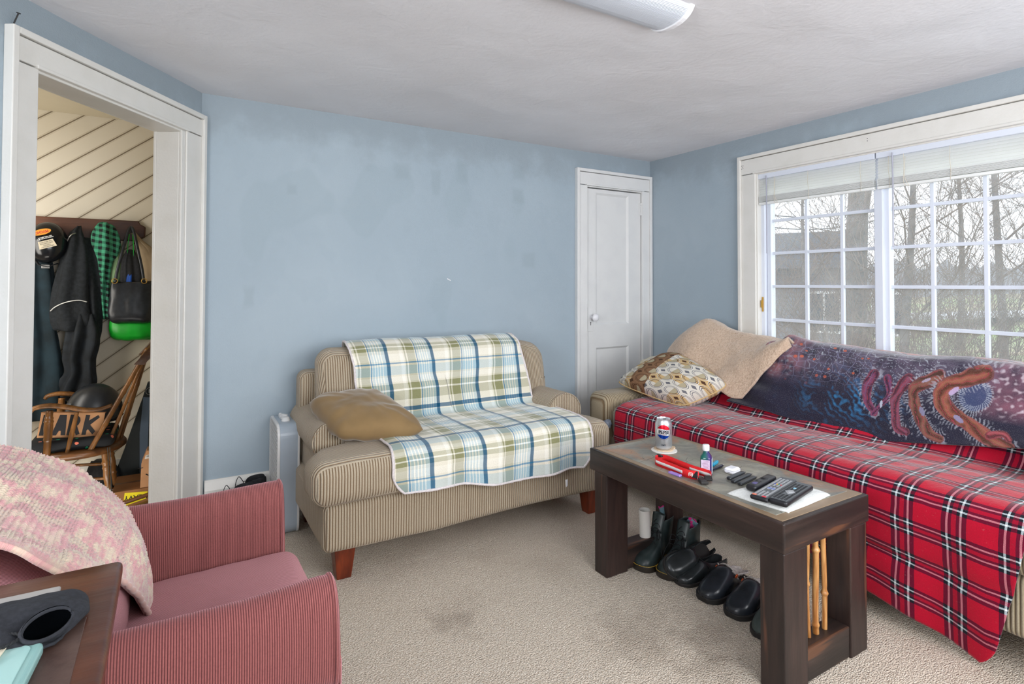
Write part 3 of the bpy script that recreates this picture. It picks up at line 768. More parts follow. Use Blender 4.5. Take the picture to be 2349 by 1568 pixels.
rbox('arm', (.84, .205, .43), .055, M['tanx'], SF, (2.51, -2.99, .325), 14, deform=sarm)
for (x, y) in ((2.19, -.50), (2.19, -2.98), (2.88, -.50), (2.88, -2.98)): leg_taper(x, y, .12, .08, .055, M['leg'], SF)
settle(SF)

# red tartan
rd, bk, lw, mr = srgb(218, 20, 48), srgb(22, 26, 34), srgb(236, 206, 210), srgb(150, 12, 34)
def m_tartan(pu, pv, offu, offv):
    b = MB('red_tartan_fleece', .95, spec=.08, sheen=.35)
    u, v, _ = b.xyz('UV'); w = b.noise(14, 2, which='UV'); u = u+(w-.5)*.005; v = v+(w-.5)*.005
    tu = (u/pu+offu).fr(); tv = (v/pv+offv).fr()
    def bands(t): return t.band(0, .46)*(1-t.band(.185, .275)*.75), (t.band(.085, .125)+t.band(.335, .375))
    a, la = bands(tu); c_, lc = bands(tv)
    c = b.mix((a+c_-a*c_), srgb(186, 20, 48), srgb(104, 16, 44)); c = b.mix(a*c_, c, srgb(26, 30, 38))
    tw = ((u+v)*1500).sin().gt(.1)
    pk, wt = srgb(224, 140, 152), srgb(196, 210, 216)
    c = b.mix(la*(tw*.35+.50), c, b.mix(c_, pk, wt)); c = b.mix(lc*(tw*.35+.50), c, b.mix(a, pk, wt)); c = b.mix(la*lc*.9, c, srgb(236, 240, 240))
    f = b.noise(300, 2, which='UV'); c = b.mix(f.ramp(.35, .7)*.14, c, (.02, .01, .015)); c = b.mix(b.noise(120, 3, which='UV').ramp(.62, .85)*.10, c, (.9, .7, .7))
    b.color(c); b.bump(f*.6+b.noise(60, 3, which='UV')*.8, .0015); return b.m
M['tartan'] = m_tartan(.156, .113, .34, .30)
RB = thing('tartan_blanket', 'red, black and white tartan blanket covering the seat of the long sofa', 'blanket', (2.3, -1.6, .5))
rp = [(2.80, .835), (2.735, .815), (2.685, .73), (2.640, .63), (2.590, .545), (2.53, .512), (2.45, .508), (2.32, .512), (2.19, .506), (2.12, .496), (2.083, .465), (2.070, .40), (2.068, .30), (2.068, .20), (2.068, .12), (2.070, .06)]
def f_red(u, s, w, P):
    y = w
    n = .005*fbm(w*3, s*5, 11)+.002*fbm(w*12, s*14, 2)
    n += .018*math.exp(-((s-.335-.015*math.sin(w*3))/.022)**2)*(.6+.4*math.sin(w*4+1))
    n += .010*max(0, fbm(w*2.2, s*8, 5))*(1 if .3 < s < .62 else .3)
    hang = max(0, (s-.66)/.34)
    n += hang*(.010*math.sin(w*13+2*fbm(w, 1, 1))+.006*math.sin(w*29))
    # a soft crease where the cloth doubles near the hem
    n += .012*math.exp(-((s-(.885-.05*max(0, (-w-1.9)/.6)))/.02)**2)
    lift = .175-.045*max(0, min(1, (-y-.7)/1.15))
    t = max(0, min(1, (-y-1.85)/.6)); z_h = lift*(1-t)+.012*t if y < -1.85 else lift
    dz = (z_h-.06)*hang
    return (n, .01*fbm(s*4, w*.5, 3), 0, dz)
def r0(s): return -.66-.03*min(1, max(0, (s-.5)*3))+.0*s
def r1(s):
    h = max(0, (s-.66)/.34); c = max(0, (s-.95)/.05); return -2.62+.05*min(1, s*2)+.105*h+.03*c*c
rbk = drape('tartan_cloth', rp, r0, r1, 'y', M['tartan'], RB, 240, 150, f_red, .006, off=-1)
settle(RB)

# printed fleece throw with a sherpa back
TP = [(2.945, .66), (2.94, .80), (2.90, .875), (2.82, .893), (2.735, .880), (2.672, .81), (2.632, .71), (2.598, .62), (2.565, .55), (2.548, .515)]
PT = thing('printed_throw', 'dark printed fleece throw with brown sherpa backing, over the back of the long sofa', 'blanket', (2.75, -1.6, .7))
def t0(s): return -1.34+.24*max(0, min(1, (s-.35)/.5))
def t1(s): return -3.0
def f_th(u, s, w, P):
    y = w
    n = .012+.010*fbm(w*2.2, s*4, 21)+.003*fbm(w*9, s*9, 5)
    if s > .3: n += .028*math.exp(-((s-.62)/.22)**2)*(.7+.5*math.sin(w*2.1+.6))
    g = max(0, 1-(abs(y)-1.15)/.35) if y > -1.5 else 0
    n -= .030*max(0, min(1, (y+1.45)/.12))
    g = min(1, g)
    n += g*.022*math.sin(s*38+y*8)*(1 if s > .25 else .4)
    # hem height follows how the throw was thrown: lowest in the middle, lifted to the right
    hz = .535 if y > -1.3 else (.535-.03*min(1, (-y-1.3)/.45) if y > -1.85 else .505+.10*min(1, (-y-1.85)/.55))
    k = max(0, (s-.55)/.45)
    return (n, .012*fbm(s*3, w, 8), 0, (hz-.515)*k*k*1.0+.006*math.sin(w*11)*(1 if s < .5 else 0))
NU, NV = 700, 230
th = drape('printed_fleece', TP, t0, t1, 'y', None, PT, NU, NV, f_th, .006, off=-1)
def paint_throw():
    """flowing red-brown ribbons, white filaments and blue streaks on near-black fleece"""
    n = len(th.data.vertices); co = np.empty(n*3, dtype=np.float64); th.data.vertices.foreach_get('co', co); co = co.reshape(-1, 3)
    Y = -co[:, 1]; Z = co[:, 2]; Xx = co[:, 0]
    s_ = np.repeat(np.arange(NV+1)/NV, NU+1); top = 1/(1+np.exp(-(.44-s_)*60))
    q = Z.copy(); q[s_ < .40] = .84+(.40-s_[s_ < .40])*.5
    def wav(fx, fy, ph, k=1.0): return np.sin(Y*fx+q*fy+ph+k*np.sin(Y*fx*.37-q*fy*.61+ph*2))
    P = np.zeros((n, 3)); P[:] = (.020, .018, .036)
    def over(mask, col): 
        m_ = np.clip(mask, 0, 1)[:, None]; P[:] = P*(1-m_)+np.asarray(col)*m_
    nz_ = np.array([1.6*noise.noise(Vector((a*11, b*16, 1)))+.8*noise.noise(Vector((a*34, b*44, 5))) for a, b in zip(Y, q)]); nf = np.array([noise.noise(Vector((a*60, b*80, 9))) for a, b in zip(Y, q)])
    # mauve haze in the upper half
    hz = np.clip((q-.66)/.16, 0, 1)*(.45+.35*nz_)
    over(hz*.75, (.20, .15, .22))
    # blue streaks fanning out
    fan = np.exp(-((Y-1.72)/.20)**2-((q-.66)/.10)**2); st = np.clip(np.sin((q+.62*Y)*190+5*nz_)*.45+.5*nz_+.5*nf, 0, 1)
    over(fan*st*1.3, (.03, .17, .36))
    # pale filaments across the haze
    fl = (np.abs(np.sin(Y*70+6*np.sin(q*38)+4*nz_)) < .10)
    over(fl*np.clip((q-.70)/.08, 0, 1)*.55*((Y > 1.45) & (Y < 2.05)), (.55, .60, .68))
    # mottled tissue at the right
    tis = np.exp(-((Y-2.36)/.13)**4)*np.clip((q-.66)/.05, 0, 1); over(tis*(.5+.4*nz_), (.26, .10, .14)); over(tis*np.clip(nf*2.6-.35, 0, 1)*.7, (.62, .52, .58))
    shell = ((Y-2.20)/.055)**2+((q-.745)/.06)**2
    over((shell < 1)*.8, (.05, .07, .16)); over((shell < 1.25)*(np.sin(np.arctan2(q-.745, Y-2.20)*40+shell*5+4*nz_) > .35)*(shell > .45)*.5, (.50, .55, .62))
    rib = [([(1.80, .775), (1.785, .72), (1.80, .66), (1.845, .615)], .020, (.17, .05, .11)), ([(1.865, .77), (1.885, .70), (1.86, .65), (1.835, .61)], .015, (.15, .05, .12)),
           ([(1.95, .775), (1.915, .71), (1.925, .64), (1.95, .575), (1.99, .565)], .021, (.20, .06, .10)),
           ([(2.06, .80), (1.985, .745), (1.985, .70), (2.03, .63), (2.075, .58), (2.12, .565)], .024, (.20, .085, .06)),
           ([(2.21, .83), (2.10, .775), (2.085, .72), (2.12, .675), (2.21, .635), (2.29, .60), (2.35, .585)], .030, (.26, .09, .055)), ([(2.28, .615), (2.32, .625), (2.345, .61)], .012, (.30, .07, .08))]
    for pts, w, col in rib:
        C_ = [Vector((a, b, 0)) for a, b in pts]; C_ = catmull(C_, 8); best = np.full(n, 9.0); tt = np.zeros(n); sd = np.zeros(n); L = 0
        for a, b in zip(C_, C_[1:]):
            vx, vy = b.x-a.x, b.y-a.y; l2 = vx*vx+vy*vy+1e-12; l = math.sqrt(l2)
            t = np.clip(((Y-a.x)*vx+(q-a.y)*vy)/l2, 0, 1); dx = Y-a.x-t*vx; dy = q-a.y-t*vy; d = np.hypot(dx, dy); m_ = d < best
            best[m_] = d[m_]; tt[m_] = (L+t*l)[m_]; sd[m_] = (np.sign(vx*dy-vy*dx))[m_]; L += l
        ww = w*(1.15-.45*tt/L)*(1+.10*np.sin(tt*36)+.18*nz_); e = best/ww
        fil = (e > 1) & (e < 1.7+1.1*nf) & (np.sin(tt*520+e*3.0*sd+6*nz_) > .35) & (s_ > .36)
        over(fil*np.clip(2.3-e, 0, 1)*.42*(w > .018), (.52, .54, .62))
        m_ = (e < 1)&(s_ > .30); u_ = e*sd
        c1 = np.array(col)[None, :]*.78*(1+.55*np.sin(u_*4.5+tt*30+nz_*2))[:, None]; c1 = np.clip(c1, .01, 1)
        vein = (np.abs(np.sin(u_*5+tt*24+1.5*nz_)) < .16); c1[vein] = (.32, .04, .06)
        rimm = e > .80; c1[rimm] = c1[rimm]*.65+np.array((.24, .09, .11))*.35
        P[m_] = c1[m_]
    for (a, b, ra, rb, ang, col) in ((2.125, .752, .022, .010, .9, (.48, .36, .56)), (2.165, .650, .022, .009, -.5, (.28, .26, .42)), (2.03, .655, .020, .008, -1.0, (.22, .22, .34)), (1.862, .655, .006, .016, .2, (.5, .55, .66)), (2.02, .780, .018, .006, .5, (.42, .36, .48))):
        dx, dy = Y-a, q-b; u_ = dx*math.cos(ang)+dy*math.sin(ang); v_ = -dx*math.sin(ang)+dy*math.cos(ang); over(((u_/ra)**2+(v_/rb)**2 < 1)*(s_ > .3)*.9, col)
    # coral roll along the top edge
    tp = np.clip((.40-s_)/.05, 0, 1); k = .5+.5*np.sin(Y*9+q*170+3*nz_)
    over(tp, np.array((.05, .045, .08)))
    over(tp*np.clip(k*1.5-.25+.3*nz_, 0, 1)*.92, (.42, .115, .085)); over(tp*(wav(40, 220, 3) > .80)*.6, (.50, .46, .52))
    near = np.clip((1.50-Y)/.2, 0, 1)*np.clip((q-.70)/.06, 0, 1); over(near*np.clip(.5+nz_, 0, 1)*.8, (.34, .13, .13)); over(near*np.clip(nf*3-.6, 0, 1)*.5, (.35, .45, .52))
    out = np.ones((n, 4), dtype=np.float32); out[:, :3] = np.clip(P, 0, 1)
    at = th.data.color_attributes.new('print', 'FLOAT_COLOR', 'POINT'); at.data.foreach_set('color', out.ravel())
paint_throw()
def m_print():
    b = MB('printed_fleece', .9, spec=.12, sheen=.5)
    a = b.nt.nodes.new('ShaderNodeAttribute'); a.attribute_name = 'print'
    u, v, _ = b.xyz('UV')
    ve = b.voro(22, 'DISTANCE_TO_EDGE', 'UV', (1, 1, 1), rnd=.5); line = 1-ve.ramp(.015, .05)
    vf = b.voro(22, 'F1', 'UV', (1, 1, 1), rnd=.5); dot = 1-vf.ramp(.17, .20)
    hv = b.voro(22, 'F1', 'UV', (1, 1, 1), out='Color', rnd=.5)
    reg = ((1-((u-3.42).ab()).ramp(.14, .34)))*(1-((v-.42).ab()).ramp(.10, .22))
    c = b.mix(line*reg*.38, a.outputs['Color'], srgb(150, 150, 180))
    c = b.mix(dot*reg*hv.gt(.45)*.8, c, srgb(196, 96, 66))
    lt = b.voro(26, 'DISTANCE_TO_EDGE', 'UV', (1, 2.2, 1)); l2 = (1-lt.ramp(.0, .03))*((u-3.05).ab().lt(.62))*v.lt(.42)
    c = b.mix(l2*.12, c, srgb(206, 220, 236))
    fz = b.noise(300, 2, which='UV'); c = b.mix(fz.ramp(.5, .8)*.12, c, (.7, .7, .8))
    b.color(c); b.bump(fz+b.noise(40, 3, which='UV'), .0015); return b.m
th.data.materials.append(m_print())
def m_sherpa():
    b = MB('brown_sherpa', .95, spec=.05, sheen=.5)
    n = b.noise(95, 3, .6, dist=.8); v = b.voro(120)
    c = b.mix(n.ramp(.34, .6), srgb(188, 162, 140), srgb(208, 184, 162)); c = b.mix(v.ramp(.5, .9)*.15, c, srgb(170, 144, 122))
    b.color(c); b.bump(n*1.2+(1-v)*.5, .0035); return b.m
M['sherpa'] = m_sherpa()
# the turned-back left end: a surface from its rear edge over the top to the hem, spread along y
def sher(u, v):
    y = -.50-u*.86                         # along the sofa
    k = u
    ztop = .80+.17*math.sin(min(1, max(0, k/.30))*PI/2)-.115*max(0, (k-.28)/.72)**.8 if k > 0 else .80
    ztop += .012*math.sin(k*9)
    xt = 2.80-.03*k
    # hem: height and depth on the front side
    hk = [(0, .70, 2.56), (.25, .655, 2.535), (.5, .625, 2.51), (.72, .585, 2.49), (.80, .590, 2.50), (.88, .70, 2.56), (1.0, .862, 2.70)]
    for a_, b_ in zip(hk, hk[1:]):
        if a_[0] <= k <= b_[0]+1e-9:
            t = (k-a_[0])/(b_[0]-a_[0]); hz = a_[1]+(b_[1]-a_[1])*t; hx = a_[2]+(b_[2]-a_[2])*t; break
    if v < .28:
        t = v/.28; p = Vector((2.935, y, .60+(ztop-.10-.60)*t))
    elif v < .48:
        t = (v-.28)/.20; a_ = t*PI/2; p = Vector((2.935-(2.935-xt)*(1-math.cos(a_)), y, ztop-.10+.10*math.sin(a_)))
    else:
        t = (v-.48)/.52; q = t**.85
        p = Vector((xt+(hx-xt)*(t**1.15), y, ztop+(hz-ztop)*q)); bul = math.sin(t**.8*PI)*(.062+.018*math.sin(k*7+1)); p += Vector((-.75, 0, .65))*bul
        p += Vector((-.7, 0, .7))*(.012*math.sin(k*16+t*5)*t)
    if u < .22:      # rounded rolled end
        e_ = math.sqrt(max(0, 1-(1-u/.22)**2)); ccz, ccx = .72, 2.74; k2 = .42+.58*e_
        p.z = ccz+(p.z-ccz)*k2; p.x = ccx+(p.x-ccx)*k2
    p += Vector((fbm(p.x*8, p.y*8, p.z*8), fbm(p.x*8+5, p.y*8, p.z*8), fbm(p.x*8, p.y*8+5, p.z*8)))*.007
    # follow the slanting lower edge
    if v > .48: p.y += -(v-.48)/.52*.02
    return p
sh = gridmesh('sherpa_backing', 70, 70, sher, M['sherpa'], PT, thick=.014, off=0)
tag(sh, 'turned-back corner showing light brown sherpa')
settle(PT)

# patterned and cream pillows in the sofa's far corner
def m_geo():
    b = MB('retro_circle_weave', .85, spec=.1)
    u, v, _ = b.xyz('UV'); N_ = 5.6
    a = (u*N_).fr()-.5; c_ = (v*N_*.86).fr()-.5
    col_i = (u*N_).fl(); row_i = (v*N_*.86).fl()
    par = ((row_i*.5).fr()*2)
    aa = a.ab(); cc = c_.ab()
    # circle of each cell, and arcs of the neighbours that make a four-pointed star
    r_c = (a*a+c_*c_).sq()
    d_cor = ((.5-aa)*(.5-aa)+(.5-cc)*(.5-cc)).sq()
    star = d_cor.gt(.46); ring = d_cor.band(.40, .46); ring2 = d_cor.band(.31, .345); lens = d_cor.lt(.31)
    sd = (aa+cc).lt(.17)
    rowt = ((row_i+col_i)*.37+.1).fr(); warm = rowt.lt(.40); brownband = ((v-u*.25)).band(.50, .72)
    base = b.mix(warm, srgb(222, 216, 204), srgb(206, 176, 128)); dark = b.mix(warm, srgb(112, 112, 118), srgb(88, 62, 48))
    base = b.mix(brownband, base, srgb(138, 104, 78)); dark = b.mix(brownband, dark, srgb(84, 60, 44))
    c = b.mix((c_.gt(0))*lens, base, srgb(182, 170, 142)); c = b.mix(ring2, c, dark); c = b.mix(ring, c, dark)
    c = b.mix(star, c, base); c = b.mix(star*sd, c, dark); c = b.mix(ring*d_cor.gt(.435), c, b.mix(brownband, srgb(236, 232, 222), srgb(160, 124, 94)))
    g_ = b.noise(220, 2, which='UV'); c = b.mix(g_.ramp(.4, .8)*.2, c, (.1, .08, .06))
    b.color(c); b.bump(g_, .001); return b.m
M['geo'] = m_geo()
gp = [(2.31, -.97, .505), (2.52, -1.15, .645), (2.60, -.62, .785), (2.25, -.44, .580)]
o = pillow('patterned_pillow', gp, .20, M['geo'], None, pinch=.04, wr=.006, n=30, uvs=1, seam=.004)
tag(o, 'pillow with brown, grey and cream circle pattern, in the far corner of the long sofa', 'pillow')
o = pillow('cream_pillow', [(2.44, -.66, .56), (2.62, -.86, .60), (2.74, -.50, .74), (2.58, -.30, .66)], .13, M['cream'], None, pinch=.05, wr=.006)
tag(o, 'plain cream pillow mostly hidden behind the patterned pillow', 'pillow')
o = pillow('gold_pillow', [(2.40, -2.43, .55), (2.50, -2.80, .55), (2.62, -2.80, .76), (2.56, -2.40, .60)], .14, M['suede'], None, pinch=.05, wr=.006)
tag(o, 'tan pillow at the right edge of the picture, on the tartan blanket', 'pillow')
# ================================================================ ROSE ARMCHAIR
AC = thing('armchair', 'rose pink corduroy armchair with low square arms, facing right', 'armchair', (-.2, -1.8, 0))
M['pinkback'] = m_cord('rose_corduroy_back', srgb(160, 104, 106), srgb(116, 68, 72), .0042, 'y', wear=.3, sharp=(.2, .8))
def pinkarm(yo, out, label=None):
    """outline in (y,z), swept along x; out = +1 when the outer side is towards +y"""
    prof = [(-.035, .08), (-.040, .30), (-.038, .52), (-.034, .590), (-.020, .622), (.004, .634), (.030, .625), (.048, .595), (.056, .54), (.056, .48), (.046, .452), (.036, .444), (.040, .43), (.040, .25), (.038, .08)]
    P = catmull([(p[0]*out, 0, p[1]) for p in prof], 4)
    n = len(P); xs = [-.60, -.45, -.3, -.2, -.1, 0, .06, .11, .135, .15, .158, .160]; sc = [1]*8+[1, .985, .95, .88]
    V = []
    for x, s in zip(xs, sc):
        tz = -.035*max(0, (-x-.2)/.4)+.006*max(0, x/.15); wob = .003*math.sin(x*21)
        for p in P:
            zz = p.z*1.0+(tz if p.z > .4 else 0)
            q = Vector((x+(.012 if p.z < .3 else 0)+.016*(.62-min(.62, p.z))*(1 if x > .1 else 0), yo+p.x*s+wob, .3+(zz-.3)*(1-(1-s)*.25)))
            q += Vector((0, lump(q, 7, .004), lump(q, 5, .003))); V.append(q)
    N = len(xs)
    Fc = [(j*n+i, j*n+(i+1) % n, (j+1)*n+(i+1) % n, (j+1)*n+i) for j in range(N-1) for i in range(n)]+[tuple(range(n)), tuple(range(N*n-1, N*n-n-1, -1))]
    o = mesh('arm', V, Fc, M['pink'], AC, True)
    pp = [V[(N-3)*n+i]+Vector((.002, 0, 0)) for i in range(n)]
    G().tube(pp, .0042, 7).ob('piping', M['pink'], o, True)
    return o
pinkarm(-1.475, 1); pinkarm(-2.085, -1)
def pseat(p):
    p = p.copy()
    if p.z > 0: p.z += .022*(1-min(1, abs(p.y)/.27)**3)*(1-min(1, abs(p.x)/.24)**4)
    p.z += lump(p, 7, .005)+.03*p.x; p.x += lump(p, 5, .004); return p
rbox('seat_cushion', (.50, .555, .13), .045, M['pinky'], AC, (-.055, -1.78, .392), 22, deform=pseat)
rbox('front_rail', (.44, .53, .22), .02, M['pinkback'], AC, (-.07, -1.78, .215), 8)
# back: reclined, round-topped
BP = [(-.20, .30), (-.190, .42), (-.185, .52), (-.196, .59), (-.232, .648), (-.285, .697), (-.35, .738), (-.43, .765), (-.50, .762), (-.56, .72), (-.60, .62), (-.62, .40), (-.60, .12)]
def pback(u, v):
    return None
P_, L_ = resample(catmull([(a, 0, z) for a, z in BP], 8), 60)
ys = [-1.455, -1.458, -1.47, -1.49, -1.56, -1.66, -1.78, -1.90, -2.0, -2.07, -2.09, -2.102, -2.105]; sc = [.90, .955, .985, 1, 1, 1, 1, 1, 1, 1, .985, .955, .90]
V = []
cx_, cz_ = -.42, .45
for y, s in zip(ys, sc):
    for p in P_: V.append(Vector((cx_+(p.x-cx_)*s, y, cz_+(p.z-cz_)*s)))
n = len(P_); N = len(ys)
Fc = [(j*n+i, j*n+(i+1) % n, (j+1)*n+(i+1) % n, (j+1)*n+i) for j in range(N-1) for i in range(n)]+[tuple(range(n)), tuple(range(N*n-1, N*n-n-1, -1))]
mesh('backrest', V, Fc, M['pinkback'], AC, True)
for (x, y) in ((.10, -1.50), (.10, -2.06), (-.52, -1.50), (-.52, -2.06)): leg_taper(x, y, .11, .05, .035, M['leg'], AC)
settle(AC)

# chunky knitted blanket over the back: real stitches
def m_knit():
    b = MB('chunky_pink_cream_wool', .95, spec=.08, sheen=.6)
    u, v, _ = b.xyz('UV')
    n = b.noise(26, 3, .6, which='UV', stretch=(1, 1.8, 1)); k = b.noise(7, 3, which='UV'); f = b.noise(420, 2, which='UV', stretch=(1, 3, 1))
    c = b.mix(n.ramp(.40, .60), srgb(214, 160, 164), srgb(222, 206, 184)); c = b.mix(k.ramp(.45, .7)*.35, c, srgb(222, 176, 182)); c = b.mix(f.ramp(.35, .75)*.25, c, srgb(190, 168, 138))
    at = b.nt.nodes.new('ShaderNodeAttribute'); at.attribute_name = 'stitch_shade'
    c = b.mix(NX(b.nt, at.outputs['Fac']).ramp(.28, .6)*.35+.65, srgb(196, 150, 140), c)  # occlusion shade painted into the gaps between stitches
    b.color(c); b.bump(f, .0012); return b.m
KB = thing('knitted_blanket', 'chunky knitted pink and cream blanket over the back of the rose armchair', 'blanket', (-.35, -1.7, .8))
KP = [(-.645, .44), (-.640, .60), (-.61, .735), (-.54, .81), (-.450, .826), (-.36, .796), (-.288, .742), (-.228, .680), (-.188, .604), (-.172, .53), (-.170, .47), (-.166, .425)]
P_, L_ = resample(catmull([(a, 0, z) for a, z in KP], 8), 240)
NUk, NVk = 400, 440
def hem_s(y):   # how far down the front (0..1) the blanket reaches at this y
    t = (-y-1.47)/(2.06-1.47)
    k = max(0, min(1, (t-.25)/.6)); return 1.0-.24*k*k*(3-2*k)
V = []; U = []; A = []
for j in range(NVk+1):
    for i in range(NUk+1):
        u = i/NUk; y = -1.515-u*.56
        s = j/NVk*hem_s(y); fi = s*240; k = min(239, int(fi)); p = P_[k].lerp(P_[k+1], fi-k); t = (P_[min(240, k+2)]-P_[max(0, k-2)]).normalized(); nn = Vector((-t.z, 0, t.x))
        if nn.z < 0 and k < 120 and False: nn = -nn
        m1 = u*.60; m2 = s*L_
        skew = m1*.25*0+.10*math.sin(m2*5)
        a_ = (m1+skew*.12)/.0150; b_ = m2/.0112
        blk = (int((m1)/.105)+int(m2/.10)) % 2
        if blk: a_, b_ = b_*.92, a_*.95
        fa = a_-math.floor(a_); fb = b_+(.5 if fa < .5 else 0)*0-abs(fa-.5)*1.3; fb = fb-math.floor(fb)
        h = abs(math.sin(fa*2*PI))**.8*(.35+.65*math.sin(fb*PI)**1.2)
        lowf = .008*fbm(m1*6, m2*6, 3)+.009*math.sin(m1*18+m2*5)*(.4+.6*s)+.004
        edge = 1-min(1, u/.05); h *= min(1, (1-j/NVk)*14, (1-u)*20)
        q = Vector((p.x, y+.012*fbm(m2*5, u*2, 1)+.03*edge*0, p.z))+nn*(.012+lowf+.0055*h-.02*edge*edge)
        if u < .06: q.y += .0
        V.append(q); U.append((m1, m2)); A.append(.28+.72*h)
nu = NUk
Fc = [(j*(nu+1)+i, j*(nu+1)+i+1, (j+1)*(nu+1)+i+1, (j+1)*(nu+1)+i) for j in range(NVk) for i in range(nu)]
kb = mesh('knit', V, Fc, None, KB, True, uv=U); at = kb.data.attributes.new('stitch_shade', 'FLOAT', 'POINT'); at.data.foreach_set('value', A)
kb.data.materials.append(m_knit()); solid(kb, .010, -1)
hem_ = [kb.data.vertices[NVk*(nu+1)+i].co.copy() for i in range(0, nu+1, 3)]
G().tube(hem_, [.0052*(1+.2*math.sin(i*1.3)) for i in range(len(hem_))], 8).ob('bound_edge', kb.data.materials[0], kb, True)
settle(KB)
# ================================================================ COFFEE TABLE
ZT = .504
CT = thing('coffee_table', 'long dark wooden coffee table with slate top and bamboo poles at its near end', 'table', (1.63, -1.75, 0))
X0, X1, YA, YB = 1.404, 1.862, -1.296, -2.203
for (ax, ay, bx_, by) in ((X0, YB, X0+.042, YA), (X1-.042, YB, X1, YA)):
    bev(G().box(ax, bx_, ay, by, ZT-.088, ZT).ob('side_apron', M['darkwoodh'], CT), .004)
for (ay, by) in ((YB, YB+.042), (YA-.042, YA)):
    bev(G().box(X0+.001, X1-.001, ay-.001, by+.001, ZT-.0875, ZT+.0005).ob('end_apron', M['darkwoodx'], CT), .004)
def m_slate():
    b = MB('slate_tiles', .34, spec=.5)
    n = b.noise(5, 5, .65, dist=.5); k = b.noise(11, 5, .6); r_ = b.noise(3.2, 4, .6, dist=1.5)
    c = b.mix(n.ramp(.35, .65), srgb(108, 108, 102), srgb(158, 154, 140)); c = b.mix(r_.ramp(.52, .68)*.7, c, srgb(170, 118, 78)); c = b.mix(k.ramp(.55, .75)*.6, c, srgb(112, 122, 100))
    x, y, z = b.xyz()
    g_ = ((y+1.68).ab().lt(.0025))
    c = b.mix(b.voro(9, 'DISTANCE_TO_EDGE', rnd=1).lt(.008)*n.gt(.5)*.8, c, srgb(50, 46, 42))
    b.color(c); b.bump(n*1.5+k+b.noise(60, 3)*.2, .0035); return b.m
M['slate'] = m_slate(); M['ledge'] = plain('tan_wood_ledge', srgb(140, 118, 94), .4, nz=.1, scale=14)
bev(G().box(X0+.014, X1-.014, YB+.014, YA-.014, ZT-.014, ZT+.0022).ob('inner_frame', M['ledge'], CT), .001)
bev(G().box(X0+.036, X1-.036, YB+.05, YA-.036, ZT-.01, ZT+.0034).ob('slate_top', M['slate'], CT), .0015)
L = .078; LW_ = .118
for (x0, x1) in ((X0+.003, X0+LW_), (X1-LW_+.01, X1-.012)):
    for (y0, y1) in ((YB+.002, YB+L+.006), (YA-L-.03, YA-.030)):
        bev(G().box(x0, x1, y0, y1, 0, ZT-.088).ob('leg', M['darkwood'], CT), .004)
for (y0, y1) in ((YB+.006, YB+.075), (YA-.102, YA-.036)):
    bev(G().box(X0+LW_, X1-LW_+.01, y0, y1, .004, .102).ob('foot_rail', M['darkwoodx'], CT), .005)
def m_bamboo():
    b = MB('bamboo_cane', .28); x, y, z = b.xyz(); n = b.noise(9, 4, stretch=(9, 9, .8))
    b.color(b.mix(n.ramp(.35, .7), srgb(164, 104, 50), srgb(214, 164, 104))); return b.m
M['bamboo'] = m_bamboo()
for (ye, dxs) in ((YB+.040, ((1.552, .0082, .17), (1.586, .0065, .27), (1.628, .0094, .365), (1.674, .0082, .215))),):
    for (x, r, zk) in dxs:
        pts = []; rr = []
        for i in range(141):
            z = .102+(ZT-.090-.102)*i/140; pts.append((x-.010*(z-.1)/.3+.003*math.sin(z*17+x*40), ye+.002*math.sin(z*11), z))
            rr.append(r*(1+.42*math.exp(-((z-zk)/.006)**2)+.30*math.exp(-((z-(zk-.235 if zk > .3 else zk+.22))/.006)**2)-.10*math.exp(-((z-zk-.016)/.006)**2)))
        G().tube(pts, rr, 12).ob('bamboo_pole', M['bamboo'], CT, True)
settle(CT)

# ---- things on the table
TZ = ZT+.0034
def disc(g, x, y, z0, z1, r, n=32, sq=1): g.lathe([(r, z0), (r, z1)], n, T(x, y, 0) @ Matrix.Diagonal((1, sq, 1, 1)))
g = G(); disc(g, 1.638, -1.497, TZ, TZ+.0035, .053, 40); bev(tag(g.ob('coaster', M['paper']), 'thin round white-edged coaster lying flat under the soda can', 'coaster'), .001)
g = G(); pts = [(math.cos(a)*.04*(1+.05*math.sin(3*a)), math.sin(a)*.04) for a in [i*PI/12 for i in range(24)]]; pts[1:4] = [(.050, .012), (.051, .030), (.034, .040)]
g.prism(pts, 0, .004, T(1.642, -1.492, TZ+.004) @ RZ(-.6)); tag(g.ob('cork_coaster', plain('pale_cork', srgb(214, 188, 158), .85, nz=.1, scale=120)), 'small pale cork coaster with a broken edge, directly under the soda can', 'coaster')
def m_can():
    b = MB('silver_can_print', .28, metal=.75)
    x, y, z = b.xyz('UV')      # metres round the can and up it
    d = (x*x+(y-.076)*(y-.076)).sq(); R_ = .0295
    c = b.mix(b.noise(60, 2).ramp(.3, .7)*.3, srgb(206, 208, 212), srgb(176, 178, 184))
    c = b.mix(d.lt(R_+.0022), c, srgb(20, 24, 40)); c = b.mix(d.lt(R_+.0008), c, srgb(238, 240, 244))
    wv = (x*90).sin()*.0016
    c = b.mix(d.lt(R_-.0006)*(y+wv).gt(.0865), c, srgb(214, 22, 44)); c = b.mix(d.lt(R_-.0006)*(y+wv).lt(.0625), c, srgb(10, 66, 176))
    b.color(c); return b.m
CAN = thing('soda_can', 'silver diet cola can standing on coasters on the slate table', 'can', (1.637, -1.495, TZ+.0083))
rc = .0345; hc = .126
prof = [(.0, .003), (.022, .003), (.025, 0), (.0275, .002), (rc, .012), (rc, hc-.022), (rc-.002, hc-.016), (.0275, hc-.004), (.0285, hc-.001), (.0272, hc), (.0262, hc-.005), (.001, hc-.006)]
ph0 = math.atan2(-3.234+1.495, -.113-1.637)     # the label faces the room
V = []; U = []; n = 48
